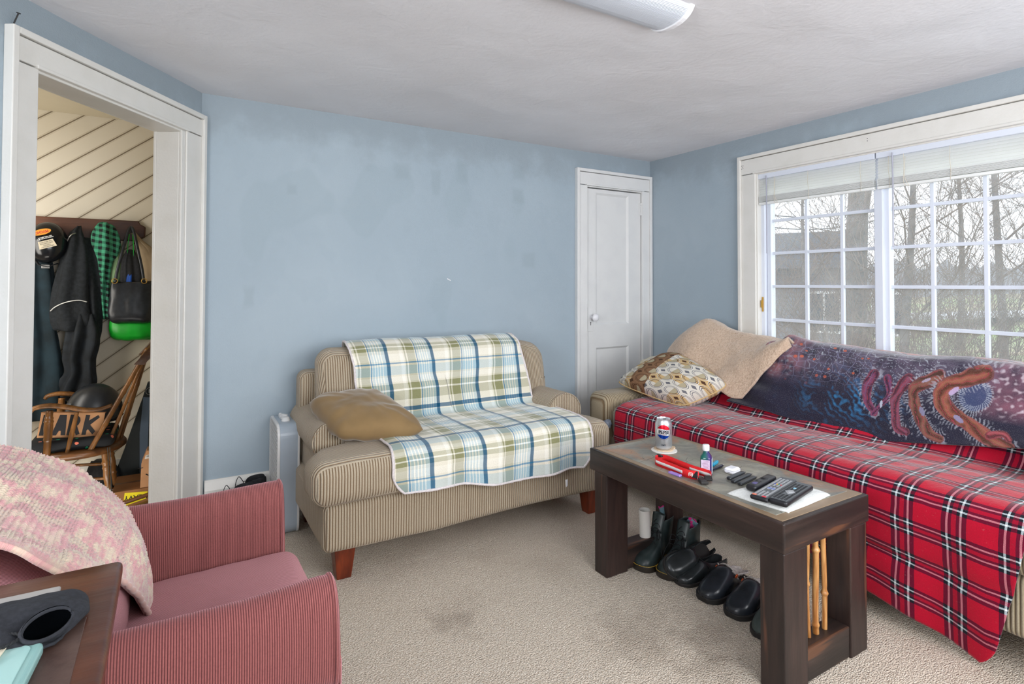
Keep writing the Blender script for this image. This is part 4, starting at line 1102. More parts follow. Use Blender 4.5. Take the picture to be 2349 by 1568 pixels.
for (r, z) in prof:
    for k in range(n+1):
        a = 2*PI*k/n; V.append((r*math.cos(a+ph0+PI), r*math.sin(a+ph0+PI), z)); U.append(((a-PI)*rc, z))
Fc = [(i*(n+1)+k, i*(n+1)+k+1, (i+1)*(n+1)+k+1, (i+1)*(n+1)+k) for i in range(len(prof)-1) for k in range(n)]
o = mesh('can_body', V, Fc, m_can(), CAN, True, uv=U); m_ = o.modifiers.new('es', 'EDGE_SPLIT'); m_.split_angle = R(45)
def wrap(r, zc, ph): return lambda p: (r*math.cos(ph+p.x/r), r*math.sin(ph+p.x/r), zc+p.y) if abs(p.z) < 1 else p
inkb = plain('navy_print', srgb(16, 20, 40), .5)
text('brand_lettering', 'PEPSI', .0185, inkb, CAN, warp=lambda p: ((rc+.0004+p.z)*math.cos(ph0+p.x/rc), (rc+.0004+p.z)*math.sin(ph0+p.x/rc), .0745+p.y), bold=.0006, sx=1.02)
text('small_lettering', 'DIET', .0078, inkb, CAN, warp=lambda p: ((rc+.0004+p.z)*math.cos(ph0+p.x/rc), (rc+.0004+p.z)*math.sin(ph0+p.x/rc), .022+p.y), bold=.0003)
G().tube([(.004, .006, hc-.0045), (.012, .001, hc-.0035), (.006, -.007, hc-.0035), (-.004, -.004, hc-.004), (.004, .006, hc-.0045)], .0013, 6).ob('pull_tab', M['metal'], CAN, True)

# dog collar
DC = thing('dog_collar', 'red dog collar with white reflective stripe lying beside the bottle', 'dog collar', (1.52, -1.70, TZ))
def band(pts, h, name, mat, z0=.001, t=.002, parent=DC):
    P = catmull([(x, y, 0) for x, y in pts], 8); V = []
    for p in P: V += [(p.x, p.y, z0), (p.x, p.y, z0+h)]
    o = mesh(name, V, [(2*i, 2*i+2, 2*i+3, 2*i+1) for i in range(len(P)-1)], mat, parent, True); solid(o, t, 0); return o
near = [(1.532, -1.555), (1.512, -1.560), (1.502, -1.580), (1.500, -1.62), (1.498, -1.67), (1.494, -1.715), (1.497, -1.745), (1.512, -1.775)]
far_ = [(1.532, -1.555), (1.551, -1.562), (1.556, -1.59), (1.551, -1.64), (1.547, -1.70), (1.549, -1.745), (1.553, -1.785), (1.545, -1.80)]
band(near, .030, 'strap', M['red']); band(far_, .030, 'strap', M['red'])
stripe = plain('reflective_stripe', srgb(226, 222, 220), .5)
def off(P, d): return [(x+d*1.0, y) for x, y in P]
band([(x-.0016, y) for x, y in near[1:6]], .010, 'reflective_stripe', stripe, .011, .0008)
band([(x-.0016, y) for x, y in far_[4:]], .010, 'reflective_stripe', stripe, .011, .0008)
bev(G().box(-.002, .002, -.022, .022, .006, .031, T(1.4985, -1.752, 0) @ RZ(.15) @ RY(.25)).ob('logo_patch', M['blackm'], DC), .001)
text('patch_logo', '(G)', .014, M['text_white'], DC, M=T(1.4955, -1.752, .018) @ RZ(.15) @ RY(.25) @ Matrix(((0, 0, -1, 0), (-1, 0, 0, 0), (0, 1, 0, 0), (0, 0, 0, 1))), bold=.0004)
bev(G().box(-.011, .011, -.016, .014, .0, .012, T(1.500, -1.800, .002) @ RZ(-.5)).box(-.013, .013, -.026, -.018, .001, .011, T(1.500, -1.800, .002) @ RZ(-.5)).box(-.008, .008, -.02, -.012, .001, .010, T(1.500, -1.800, .002) @ RZ(-.5)).ob('buckle', M['rubber'], DC), .002)
bev(G().box(-.014, .012, -.012, .012, .008, .017, T(1.528, -1.803, .002) @ RZ(-.7) @ RX(.25)).ob('buckle', M['rubber'], DC), .003)
bev(G().box(-.006, .006, -.012, .012, .020, .028, T(1.536, -1.56, .004)).ob('slider', M['rubber'], DC), .002)
G().tube([(1.512+.016*math.cos(a), -1.785+.010*math.sin(a), .009+.006*math.sin(a)) for a in [i*PI/8 for i in range(17)]], .0014, 6).ob('ring', M['metal'], DC, True)
for c in DC.children: c.location = (-1.52, 1.70, 0)
DC.location = (1.487, -1.748, TZ)
lav = plain('lilac_translucent_plastic', srgb(158, 128, 206), .25)
tag(bev(G().box(-.008, .008, -.030, .024, 0, .008, T(1.449, -1.735, TZ) @ RZ(.05)).ob('lilac_lighter', lav), .003), 'small lilac plastic lighter half under the red dog collar', 'lighter')

# bottle
BO = thing('bottle', 'small dark bottle with white screw cap and printed label on the slate table', 'bottle', (1.548, -1.795, TZ))
def m_bott():
    b = MB('dark_tinted_bottle', .12, srgb(44, 30, 84)); x, y, z = b.xyz(); b.color(b.mix((x-y*.8).ramp(-.012, .012), srgb(20, 92, 84), srgb(62, 40, 108))); return b.m
def sqr(w, z, n=24, e=.62):
    out = []
    for k in range(n):
        a = 2*PI*k/n; c, s = math.cos(a), math.sin(a); out.append(Vector((w*math.copysign(abs(c)**e, c), w*.8*math.copysign(abs(s)**e, s), z)))
    return out
rows = [(.017, 0, .55), (.0205, .002, .55), (.0205, .062, .55), (.0195, .068, .6), (.012, .080, .9), (.0095, .084, 1), (.0095, .094, 1)]
V = []
for (w, z, e_) in rows: V += sqr(w, z, 28, e_)
n = 28; Fc = [(j*n+k, j*n+(k+1) % n, (j+1)*n+(k+1) % n, (j+1)*n+k) for j in range(len(rows)-1) for k in range(n)]+[tuple(range(n-1, -1, -1)), tuple((len(rows)-1)*n+k for k in range(n))]
RB_ = RZ(.62) @ Matrix.Diagonal((1.22, 1.22, 1.0, 1))
mesh('glass_body', [RB_ @ v for v in V], Fc, m_bott(), BO, True)
G().lathe([(.0115, .088), (.0122, .090), (.0122, .107), (.011, .109), (.001, .109)], 24).ob('cap', M['white'], BO, True)
lb_ = plain('pale_label', srgb(214, 196, 220), .5); lb2 = plain('side_label', srgb(196, 210, 232), .5)
lo = bev(G().box(-.0212, -.0207, -.0125, .0125, .010, .060, RB_).ob('label', lb_, BO), .0002)
bev(G().box(-.014, .014, -.0172, -.0168, .008, .062, RB_).ob('side_label', lb2, BO), .0002)
g = G()
for k in range(11): g.box(-.0215, -.0211, -.0105+.001*(k % 3), .0105-.0015*((k*7) % 4), .0125+k*.0043, .0139+k*.0043, RB_)
g.ob('printed_lines', plain('pink_brown_print', srgb(150, 110, 140), .6), lo)

def bar(name, a, b, w, h, mat, z=TZ, r=.003, label=None, cat=None, group=None, n=10):
    a = Vector((a[0], a[1], 0)); b = Vector((b[0], b[1], 0)); d = b-a; L_ = d.length
    t = thing(name, label, cat, ((a.x+b.x)/2, (a.y+b.y)/2, z), math.atan2(d.y, d.x), group)
    rbox('body', (L_, w, h), r, mat, t, (0, 0, h/2), n); return t, L_
t, l_ = bar('lighter', (1.640, -1.745), (1.695, -1.722), .012, .011, plain('cyan_plastic', srgb(30, 160, 200), .2), label='small cyan lighter lying behind the black vape pen', cat='lighter')
t, l_ = bar('vape_pen', (1.570, -1.785), (1.668, -1.768), .012, .012, plain('navy_black_metal', srgb(22, 26, 48), .25), r=.0062, label='dark blue-black round pen lying between the bottle and the white earbud case', cat='pen')
G().lathe([(.0045, 0), (.0045, .006)], 16, T(l_/2, 0, .0065) @ RY(PI/2)).ob('tip', M['metal'], t)
t = thing('earbud_case', 'glossy white rounded earbud case on the slate table', 'case', (1.645, -1.832, TZ), R(10))
rbox('shell', (.052, .044, .0215), .0105, plain('glossy_white', srgb(240, 240, 246), .12), t, (0, 0, .01125), 14)
G().tube([(-.0266, -.004, .008), (-.0266, .004, .008)], .0012, 6).ob('charging_port', M['metal'], t)
G().box(-.0262, .0262, -.0222, .0222, .0143, .0152).ob('lid_seam', plain('seam_grey', srgb(170, 170, 176), .5), t)
vm = plain('dark_grey_aluminium', srgb(66, 70, 74), .35, metal=.4)
for (a, b_, lb) in (((1.570, -1.875), (1.672, -1.858), 'first of three dark slim vape sticks, nearest the earbud case'), ((1.556, -1.905), (1.674, -1.884), 'middle one of three dark slim vape sticks side by side'), ((1.556, -1.932), (1.664, -1.912), 'slim dark vape stick nearest the white washcloth')):
    t, l_ = bar('vape_stick', a, b_, .0185, .0105, vm, r=.005, label=lb, cat='vape stick', group='vape sticks on the table')
    bev(G().box(l_/2-.001, l_/2+.010, -.006, .006, .002, .0085).ob('mouthpiece', M['metal'], t), .0015)
    G().lathe([(.0045, 0), (.0045, .0006)], 12, T(-l_/2-.0004, 0, .0052) @ RY(-PI/2)).ob('end_cap', M['ink'], t)
# folded washcloth
WC = [(1.450, -1.955), (1.478, -2.168), (1.745, -2.150), (1.725, -1.975)]
def wcl(u, v):
    u2, v2 = 2*u-1, 2*v-1
    p = Vector((0, 0, 0))
    a, b_ = (u2*(1-.04*v2*v2)+1)/2, (v2*(1-.06*u2*u2)+1)/2
    c = [Vector((x, y, 0)) for x, y in WC]
    p = c[0]*(1-a)*(1-b_)+c[1]*a*(1-b_)+c[2]*a*b_+c[3]*(1-a)*b_
    e = ((1-u2**6)*(1-v2**6))
    p.z = TZ+.001+.0125*e**.5*(1+.22*fbm(u*5, v*5, 4))+.0015*math.sin(v*9+u*3)*e
    p.x += .004*fbm(v*4, u*4, 1)
    return p
M['terry'] = plain('white_terry_cloth', srgb(226, 228, 226), .95, nz=.05, scale=200, bump=.002)
o = gridmesh('washcloth', 60, 60, wcl, M['terry'], None, thick=.006, off=-1); tag(o, 'folded white washcloth lying under the remotes at the near end of the table', 'cloth')
# remotes
WZ = TZ+.0155
rk = plain('remote_black', srgb(30, 31, 36), .35); rg = plain('remote_grey_face', srgb(88, 92, 96), .45, nz=.08, scale=60); bk_ = plain('button_grey', srgb(170, 172, 176), .5); bd = plain('button_dark', srgb(28, 30, 34), .5)
def remote(a, b, w, h, label, face, kind):
    a = Vector(a); b = Vector(b); d = b-a; L_ = d.length
    t = thing('remote_control', label, 'remote control', ((a.x+b.x)/2, (a.y+b.y)/2, WZ), math.atan2(d.y, d.x), 'remote controls on the washcloth')
    rbox('body', (L_, w, h), min(h*.49, .008), rk, t, (0, 0, h/2), 12)
    if face: bev(G().box(-L_/2+.006, L_/2-.006, -w/2+.004, w/2-.004, h-.001, h+.0006).ob('face_plate', face, t), .0005)
    g = G(); z = h+.0004
    nx = int((L_-.03)/.0105); ny = 4 if kind != 'small' else 3
    if kind == 'small':
        G().lathe([(.0125, 0), (.0115, .002), (.006, .0012), (.005, .003), (.001, .003)], 24, T(L_*.12, 0, h-.001)).ob('ring_pad', bd, t, True)
        for i in range(3):
            for j in (-1, 1): g.lathe([(.0032, 0), (.003, .0012)], 10, T(-L_*.12-i*.012, j*.007, h-.0004))
        bev(G().box(-.010, .010, -.007, .007, 0, .0014, T(-L_*.30, 0, h-.0004)).ob('rocker_button', plain('violet_grey_button', srgb(92, 86, 140), .4), t), .001)
        g.ob('buttons', bd, t); return t
    for i in range(nx):
        for j in range(ny):
            x = -L_/2+.016+i*.0105; y = (j-(ny-1)/2)*(w-.014)/(ny-.2)
            if kind == 'dark' and abs(i-nx*.42) < 2.6 and 0 < j < ny-1: continue
            if kind == 'grey' and i in (5, 6, 10) and 0 < j < ny-1: continue
            g.box(x-.0033, x+.0033, y-.0034, y+.0034, z, z+.0013)
    bev(g.ob('buttons', bk_ if kind == 'grey' else bd, t), .0006)
    if kind == 'grey':
        for (x, y, c, nm) in ((-L_/2+.010, w*.28, srgb(230, 120, 90), 'power_button'), (-L_/2+.010, -w*.24, srgb(214, 40, 60), 'power_button')): bev(G().box(x-.005, x+.005, y-.006, y+.006, z, z+.0016).ob(nm, plain('button_red', c, .4), t), .001)
        for k, c in enumerate((srgb(60, 70, 190), srgb(226, 170, 50), srgb(40, 150, 110), srgb(214, 40, 60))):
            bev(G().box(L_*.12-.003, L_*.12+.003, (1.5-k)*.0062-.0026, (1.5-k)*.0062+.0026, z, z+.0016).ob('colour_button', plain('colour_key', c, .4), t), .001)
        for j in (-1, 1): bev(G().box(-L_*.10-.007, -L_*.10+.007, j*.006-.005, j*.006+.005, z, z+.0016).ob('wide_button', plain('blue_grey_key', srgb(120, 136, 190), .4), t), .001)
    else:
        G().prism([(.021, 0), (0, .016), (-.021, 0), (0, -.016)], z, z+.001, T(-L_*.06, 0, 0)).prism([(.012, 0), (0, .009), (-.012, 0), (0, -.009)], z+.001, z+.002, T(-L_*.06, 0, 0)).ob('direction_pad', bk_, t)
        bev(G().box(-.006, .006, -.004, .004, z, z+.0018, T(L_*.13, .002, 0)).ob('power_button', plain('cyan_key', srgb(150, 205, 230), .3), t), .001)
    return t
remote((1.505, -2.015), (1.660, -1.985), .036, .020, 'small plain black remote with a ring pad, leftmost of the three', None, 'small')
remote((1.452, -2.083), (1.690, -2.030), .058, .015, 'grey-faced remote with coloured and red buttons, in the middle', rg, 'grey')
remote((1.468, -2.139), (1.680, -2.094), .056, .019, 'black remote with a silver direction pad, nearest the table corner', rg, 'dark')

# ================================================================ SHOES UNDER THE TABLE
def shoe(t, L_, Wd, st, sole_t=.022, mat=None, solem=None, K=9, thick=.004, sole_out=.004, heel=0, solename='sole'):
    """t: parent empty at the heel's ground point, toe along +x. st: (pos 0..1, half width, height, open?, half width at the top, half width at mid height)"""
    N = len(st); V = []; Fc = []
    for (q, hw, h, op, ht, hm) in st:
        row = []
        for k in range(K+1):
            f = k/K
            if op:
                z = sole_t*.7+(h-sole_t*.7)*f; w = hw*(1-f)**1.0+0
                w = (1-f)*(1-f)*hw+2*f*(1-f)*hm+f*f*ht
            else:
                a = f*PI/2; w = hw*max(0, math.cos(a))**.62; z = sole_t*.7+(h-sole_t*.7)*math.sin(a)**.85
            row.append((w, z))
        for (w, z) in row: V.append(Vector((q*L_, w, z)))
        for (w, z) in row: V.append(Vector((q*L_, -w, z)))
    m_ = 2*(K+1)
    for i in range(N-1):
        for sd in (0, K+1):
            for k in range(K):
                a = i*m_+sd+k; f = (a, a+m_, a+m_+1, a+1); Fc.append(f if sd else f[::-1])
    o = mesh('upper', V, Fc, mat, t, True)
    bm = bmesh.new(); bm.from_mesh(o.data); bmesh.ops.remove_doubles(bm, verts=bm.verts, dist=.0006)
    # close heel wall
    bm.to_mesh(o.data); bm.free(); o.data.polygons.foreach_set('use_smooth', [True]*len(o.data.polygons)); solid(o, thick, -1); sub(o, 1)
    # sole from the outline
    R_ = []
    pts = [(q*L_, hw+sole_out) for (q, hw, *_ ) in st]
    ol = catmull([(x, y, 0) for x, y in pts], 4); poly = [(p.x, p.y) for p in ol]+[(p.x, -p.y) for p in reversed(ol)]
    g = G(); g.prism(poly, 0, sole_t); s_ = bev(g.ob(solename, solem or M['rubber'], t), .003)
    return o, s_, poly
def bootst(sh, hw=.036, hmax=.175):
    # heel, shaft, instep, toe
    return [(-.015, .010, .03+hmax*.8, 1, .006, .006), (0, .026, hmax, 1, .022, .018), (.05, .033, hmax*1.01, 1, .034, .028), (.14, .036, hmax*1.0, 1, .043, .034), (.25, .036, hmax*.99, 1, .046, .037), (.34, .035, hmax*.97, 1, .040, .034), (.40, .035, hmax*.93, 1, .020, .032), (.43, .035, hmax*.84, 0, 0, 0), (.50, .038, hmax*.62, 0, 0, 0), (.60, .043, hmax*.46, 0, 0, 0), (.72, .048, hmax*.39, 0, 0, 0), (.83, .049, hmax*.37, 0, 0, 0), (.92, .042, hmax*.32, 0, 0, 0), (.97, .030, hmax*.24, 0, 0, 0), (1.0, .014, hmax*.16, 0, 0, 0), (1.004, .002, .022, 0, 0, 0)]
yel = plain('yellow_welt_thread', srgb(206, 168, 54), .6); lace = plain('black_lace', srgb(16, 18, 22), .8); bootm = plain('worn_black_leather', srgb(44, 54, 54), .36, nz=.45, scale=16, bump=.0012)
solem = plain('dark_translucent_sole', srgb(44, 38, 32), .4)
def laces(t, L_, hmax, n=5, loose=True, seed=1):
    rd_ = random.Random(seed)
    for k in range(n):
        f = k/(n-1); x = L_*(.62-.20*f); z = hmax*(.47+.44*f)+.004; w = .018-.003*f
        G().tube(catmull([(x+.004, -w, z-.010), (x+.002, -w*.5, z+.001), (x-.004, 0, z+.003), (x-.006, w*.6, z), (x-.002, w, z-.010)], 4), .0017, 5).ob('lace', lace, t, True)
    if loose:
        for s in (-1, 1):
            P = [(L_*.50, s*.010, hmax*.66)]
            for q in range(5): P.append((L_*(.50+.04*q)+rd_.uniform(-.01, .01), s*(.02+.008*q)+rd_.uniform(-.006, .006), hmax*(.70-.11*q)+rd_.uniform(-.01, .02)))
            G().tube(catmull(P, 5), .0016, 5).ob('loose_lace', lace, t, True)
            G().tube(catmull([(L_*.50, s*.006, hmax*.68), (L_*.56, s*.026, hmax*.80), (L_*.60, s*.034, hmax*.62), (L_*.55, s*.018, hmax*.56), (L_*.50, s*.006, hmax*.66)], 6), .0016, 5).ob('bow', lace, t, True)
def boot(name, heel, ang, L_, hmax, label, group, sock=None, loop=False, tilt=0):
    t = thing(name, label, 'boot', (heel[0], heel[1], 0), ang, group)
    u, s_, poly = shoe(t, L_, .04, bootst(0, hmax=hmax), .026, bootm, solem, thick=.0035)
    g = G(); n = len(poly)
    pts = [(p[0], p[1]*1.0, .0262) for p in poly]
    for i in range(0, n, 1):
        a = Vector(pts[i]); b = Vector(pts[(i+1) % n]); 
        if (b-a).length > .06: continue
        g.tube([a, a.lerp(b, .68)], .0011, 4)
    g.ob('welt_stitching', yel, s_)
    laces(t, L_, hmax, 6, True, int(L_*1000)+int(heel[1]*100))
    # tongue
    gridmesh('tongue', 6, 8, lambda u_, v_: Vector((L_*(.47-.11*v_)+.004*math.sin(u_*PI), (u_-.5)*.05*(1+.2*v_), hmax*(.66+.42*v_)+.006*math.sin(u_*PI))), bootm, t, thick=.003)
    if loop: G().tube(catmull([(-.004, -.006, hmax*.98), (-.010, -.007, hmax*1.10), (-.008, 0, hmax*1.20), (-.010, .007, hmax*1.10), (-.004, .006, hmax*.98)], 5), .0028, 6).ob('pull_loop', M['brass'], t, True)
    return t
def m_sock():
    b = MB('grey_teal_pink_sock', .95); n = b.noise(24, 2, .4); c = b.mix(n.ramp(.54, .57), srgb(104, 134, 146), srgb(206, 44, 128)); b.color(c); b.bump(b.noise(160, 2), .003); return b.m
M['sock'] = m_sock()
AN = math.atan2(-.30, -1)
boot('ankle_boot', (1.818, -1.352), AN, .268, .178, 'black lace-up boot with yellow stitching next to the far table rail', 'lace-up boots under the table', loop=True)
boot('ankle_boot', (1.862, -1.462), AN-.05, .270, .172, 'black lace-up boot with yellow stitching beside the slip-on shoe, second from the rail', 'lace-up boots under the table')
def sock(name, c, ang, label, hh, sx=.03, sy=.024):
    M_ = T(*c) @ RZ(ang)
    def fn(u, v):
        a = u*2*PI; r = 1+.16*math.sin(a*3+v*4)+.10*math.sin(a*5+1)
        if v < .75: return M_ @ Vector((sx*r*math.cos(a)*(1+.15*v), sy*r*math.sin(a)*(1+.15*v), hh*v/.75*(1+.12*math.sin(a*2))))
        k = (v-.75)/.25; return M_ @ Vector((sx*r*math.cos(a)*(1.11-.9*k), sy*r*math.sin(a)*(1.11-.9*k), hh*(1+.12*math.sin(a*2))-.006*k+.02*math.sin(k*PI)*(.4+.3*math.sin(a*3))))
    return tag(gridmesh(name, 40, 24, fn, M['sock'], None, thick=.003), label, 'sock')
sock('sock', (1.785, -1.362, .150), AN, 'grey and pink sock stuffed in the boot next to the table rail', .062, .036, .026)
sock('sock', (1.822, -1.478, .12), AN, 'grey and pink sock stuffed in the second boot', .050, .024, .022)
shiny = plain('shiny_black_leather', srgb(40, 44, 46), .22, nz=.3, scale=12, bump=.001)
slipst = [(-.01, .012, .050, 1, .010, .012), (.02, .026, .058, 1, .024, .028), (.10, .033, .060, 1, .030, .035), (.22, .036, .058, 1, .030, .037), (.34, .036, .056, 1, .028, .036), (.44, .038, .062, 1, .020, .036), (.50, .040, .072, 0, 0, 0), (.60, .043, .066, 0, 0, 0), (.72, .046, .055, 0, 0, 0), (.84, .045, .047, 0, 0, 0), (.92, .038, .040, 0, 0, 0), (.97, .026, .033, 0, 0, 0), (1, .012, .026, 0, 0, 0), (1.004, .002, .018, 0, 0, 0)]
def slip(loc, ang, label, rot=None, L_=.262, mat=None, tz=.014, group='black slip-on shoes under the table'):
    t = thing('slip_on_shoe', label, 'shoe', loc, ang, group, rot)
    shoe(t, L_, .04, slipst, tz, mat or shiny, M['rubber'], thick=.003)
    G().tube(catmull([(L_*.46, -.034, .045), (L_*.50, -.025, .066), (L_*.545, 0, .078), (L_*.50, .025, .066), (L_*.46, .034, .045)], 5), .0014, 5).ob('seam', lace, t, True)
    return t
slip((1.880, -1.600, .0), R(177), 'black slip-on shoe standing on the carpet between the boot and the clogs')
slip((1.850, -1.530, .062), 0, 'black slip-on shoe toppled on its side over the second boot', rot=(R(-48), R(4), R(184)))
clogm = plain('oiled_black_leather', srgb(38, 42, 48), .25, nz=.3, scale=14, bump=.0016); fur = plain('grey_fur_lining', srgb(176, 168, 164), .98, nz=.2, scale=90, bump=.006); rivet = plain('copper_rivet', srgb(206, 96, 52), .35, metal=.5)
clogst = [(-.005, .016, .022, 1, .016, .016), (.04, .030, .026, 1, .030, .031), (.14, .036, .028, 1, .036, .037), (.26, .038, .030, 1, .038, .039), (.36, .040, .046, 1, .038, .041), (.44, .043, .086, 1, .030, .044), (.47, .044, .098, 0, 0, 0), (.55, .048, .092, 0, 0, 0), (.66, .051, .078, 0, 0, 0), (.78, .052, .066, 0, 0, 0), (.88, .047, .055, 0, 0, 0), (.95, .035, .044, 0, 0, 0), (1.0, .018, .032, 0, 0, 0), (1.006, .003, .020, 0, 0, 0)]
def clog(loc, ang, label, mat, group='clogs under the table', rv=True):
    t = thing('clog', label, 'clog', loc, ang, group)
    L_ = .275; shoe(t, L_, .045, clogst, .020, mat, M['rubber'], thick=.004, sole_out=.005)
    def fl(u, v):
        x = L_*(.02+.45*u); w = .033*(1 if u > .15 else (.5+u*3.3)); k = 2*v-1
        return Vector((x, k*w, .040+.020*abs(k)**2*(.4+1.2*u)+.004*fbm(u*30, v*12, 3)+(.020*max(0, (u-.72)/.28)**1.5)))
    gridmesh('fur_lining', 30, 20, fl, fur, t, thick=.004)
    rim_ = catmull([(L_*.37, -.037, .048), (L_*.425, -.033, .076), (L_*.450, -.022, .090), (L_*.462, 0, .098), (L_*.450, .022, .090), (L_*.425, .033, .076), (L_*.37, .037, .048)], 5)
    G().tube(rim_, [.003*(1+.3*noise.noise(p*120)) for p in rim_], 6).ob('fur_rim', fur, t, True)
    if rv:
        for s in (-1, 1): G().lathe([(.0085, 0), (.0085, .003), (.006, .0045), (.0015, .0045)], 16, T(L_*.445, s*.0425, .068) @ RX(-s*PI/2-s*.25)).ob('rivet', rivet, t, True)
    return t
clog((1.882, -1.700, 0), R(185), 'black leather clog with copper rivet, nearer the slip-on shoes', clogm)
clog((1.884, -1.818, 0), R(187), 'black leather clog with copper rivet, beside the near table leg', clogm)
clog((1.862, -1.940, 0), R(189), 'dull grey-green clog half hidden by the near table leg', plain('grey_green_nubuck', srgb(62, 72, 70), .6, nz=.2, scale=40), rv=False, group='dull clog')
# paper tube on the far rail, and white carton behind the bamboo
t = G().lathe([(.0245, 0), (.0245, .115), (.0225, .115), (.0225, .004)], 28, T(1.655, -1.366, .103) @ RY(-.04)).ob('paper_tube', M['paper'], None, True)
t.modifiers.new('es', 'EDGE_SPLIT'); tag(t, 'empty white cardboard roll tube standing on the far foot rail of the table', 'cardboard tube')
t = thing('carton', 'white carton with a black oval opening behind the bamboo poles', 'carton', (1.615, -2.085, 0), R(14))
bev(G().box(-.055, .055, -.03, .03, 0, .165).ob('box', M['paper'], t), .003)
G().lathe([(.036, 0), (.037, .004)], 28, T(0, -.001, .215) @ RX(PI/2) @ Matrix.Diagonal((1, 1.35, 1, 1))).ob('oval_flap', M['ink'], t)
G().tube([(.037*math.cos(a), -.005, .215+.050*math.sin(a)) for a in [i*PI/16 for i in range(33)]], .0012, 5).ob('white_rim', M['paper'], t)

# ================================================================ FAN AND BOOTS BY THE WALL
FN = thing('box_fan', 'white and grey box fan standing between wall and loveseat', 'fan', (.37, -.16, 0))
def rrect(hw, hh, r, n=8):
    out = []
    for (sx, sy, a0) in ((1, 1, 0), (-1, 1, PI/2), (-1, -1, PI), (1, -1, 1.5*PI)):
        for k in range(n+1):
            a = a0+PI/2*k/n; out.append((sx*(hw-r)+r*math.cos(a), sy*(hh-r)+r*math.sin(a)))
    return out
fw, fh, fd = .150, .262, .046
MF = T(0, 0, fh) @ Matrix(((0, 0, 1, 0), (1, 0, 0, 0), (0, 1, 0, 0), (0, 0, 0, 1)))   # local x -> room y, local y -> room z, depth -> room x
def ringpr(pr_o, pr_i, d0, d1, name, mat, parent, sm=False):
    n = len(pr_o); V = [MF @ Vector((p[0], p[1], d)) for d in (d0, d1) for p in pr_o]+[MF @ Vector((p[0], p[1], d)) for d in (d0, d1) for p in pr_i]
    F_ = []
    for k in range(n):
        k2 = (k+1) % n; F_ += [(k, k2, n+k2, n+k), (2*n+k2, 2*n+k, 3*n+k, 3*n+k2), (k2, k, 2*n+k, 2*n+k2), (n+k, n+k2, 3*n+k2, 3*n+k)]
    return mesh(name, V, F_, mat, parent, sm)
fgr = plain('grey_blue_enamel', srgb(168, 180, 192), .3, nz=.03, scale=10); fwh = plain('aged_white_plastic', srgb(222, 222, 222), .4)
bev(ringpr(rrect(fw, fh, .06), rrect(fw-.004, fh-.004, .056), -fd+.006, fd-.004, 'housing', fgr, FN), .0008)
bev(ringpr(rrect(fw+.003, fh+.002, .06), rrect(fw-.012, fh-.012, .052), -fd-.004, -fd+.008, 'front_bezel', fwh, FN), .002)
bev(ringpr(rrect(fw+.003, fh+.002, .06), rrect(fw-.010, fh-.010, .052), fd-.006, fd+.004, 'rear_bezel', fwh, FN), .002)
for (d, nm) in ((-fd-.001, 'front_grille'), (fd+.001, 'rear_grille')):
    g = G(); st_ = .019
    k = -fw+.016
    while k < fw-.012:
        g.box(k-.0019, k+.0019, -fh+.016, fh-.016, d-.0007, d+.0007, MF); k += st_
    k = -fh+.018
    while k < fh-.012:
        g.box(-fw+.012, fw-.012, k-.0019, k+.0019, d-.0008, d+.0008, MF); k += st_
    gr_ = g.ob(nm, fwh, FN)
    if nm == 'front_grille': g2 = G().box(-.028, .028, -.10, -.055, -fd-.004, -fd-.002, MF); g2.ob('badge', fwh, gr_)
g = G()
for k in range(5):
    a0 = k*2*PI/5
    V = []
    for i in range(7):
        for j in range(5):
            r = .03+.10*i/6; a = a0+(j/4-.5)*.9; V.append(MF @ Vector((r*math.cos(a), r*math.sin(a), (j/4-.5)*.04)))
    g.add(V, [(i*5+j, i*5+j+1, (i+1)*5+j+1, (i+1)*5+j) for i in range(6) for j in range(4)])
solid(g.ob('blades', plain('grey_blade', srgb(90, 84, 80), .5), FN, True), .002)
G().lathe([(.034, -.03), (.034, .035), (.02, .042)], 20, MF).ob('motor_hub', M['rubber'], FN, True)
for (y, r, h) in ((-.045, .020, .017), (.0, .017, .014)):
    kn = G().lathe([(r*1.05, 0), (r, .003), (r*.78, h), (r*.6, h+.002), (.001, h+.002)], 20, T(.0, y, 2*fh)).ob('knob', fwh, FN, True)
    if y > -.01: bev(G().box(-.004, .004, -.018, .018, h, h+.010, T(0, y, 2*fh) @ RZ(.6)).ob('pointer', fwh, kn), .001)
bev(G().box(-.006, .006, -.028, .0, -.0, .024, T(-.012, .045, 2*fh) @ RX(.5)).box(-.006, .006, -.0, .028, -.0, .024, T(-.012, .045, 2*fh) @ RX(-.5)).ob('carry_handle', fwh, FN), .002)
for c in FN.children: c.location = (-.0, 0, 0)
FN.rotation_euler = (0, 0, R(-1))
for (h, lb) in (((.205, -.175), 'small black lace-up boot against the baseboard, further from the fan'), ((.268, -.070), 'small black lace-up boot against the baseboard, next to the fan')):
    t = thing('small_boot', lb, 'boot', (h[0]+.03, h[1], 0), R(186), 'small boots by the baseboard')
    L_ = .23; hm = .235
    shoe(t, L_, .036, [(q, hw*.86, hh_, op, a*.86, b*.86) for (q, hw, hh_, op, a, b) in bootst(0, hmax=hm)], .022, M['blackm'], M['rubber'], thick=.003)
    laces(t, L_, hm, 7, False)
    G().tube(catmull([(L_*.42, -.02, hm*.9), (L_*.50, -.045, hm*1.0), (L_*.56, -.050, hm*.80), (L_*.50, -.040, hm*.62)], 5), .0018, 5).ob('loose_lace', lace, t, True)
t = rbox('crumpled_foil', (.05, .05, .05), .024, plain('grey_blue_foil', srgb(128, 136, 150), .35, nz=.3, scale=60, bump=.004), None, (2.060, -.625, .385), 10, deform=lambda p: p*(1+.28*noise.noise(p*70)))
tag(t, 'small crumpled grey ball tucked at the front of the long sofa arm', 'ball')

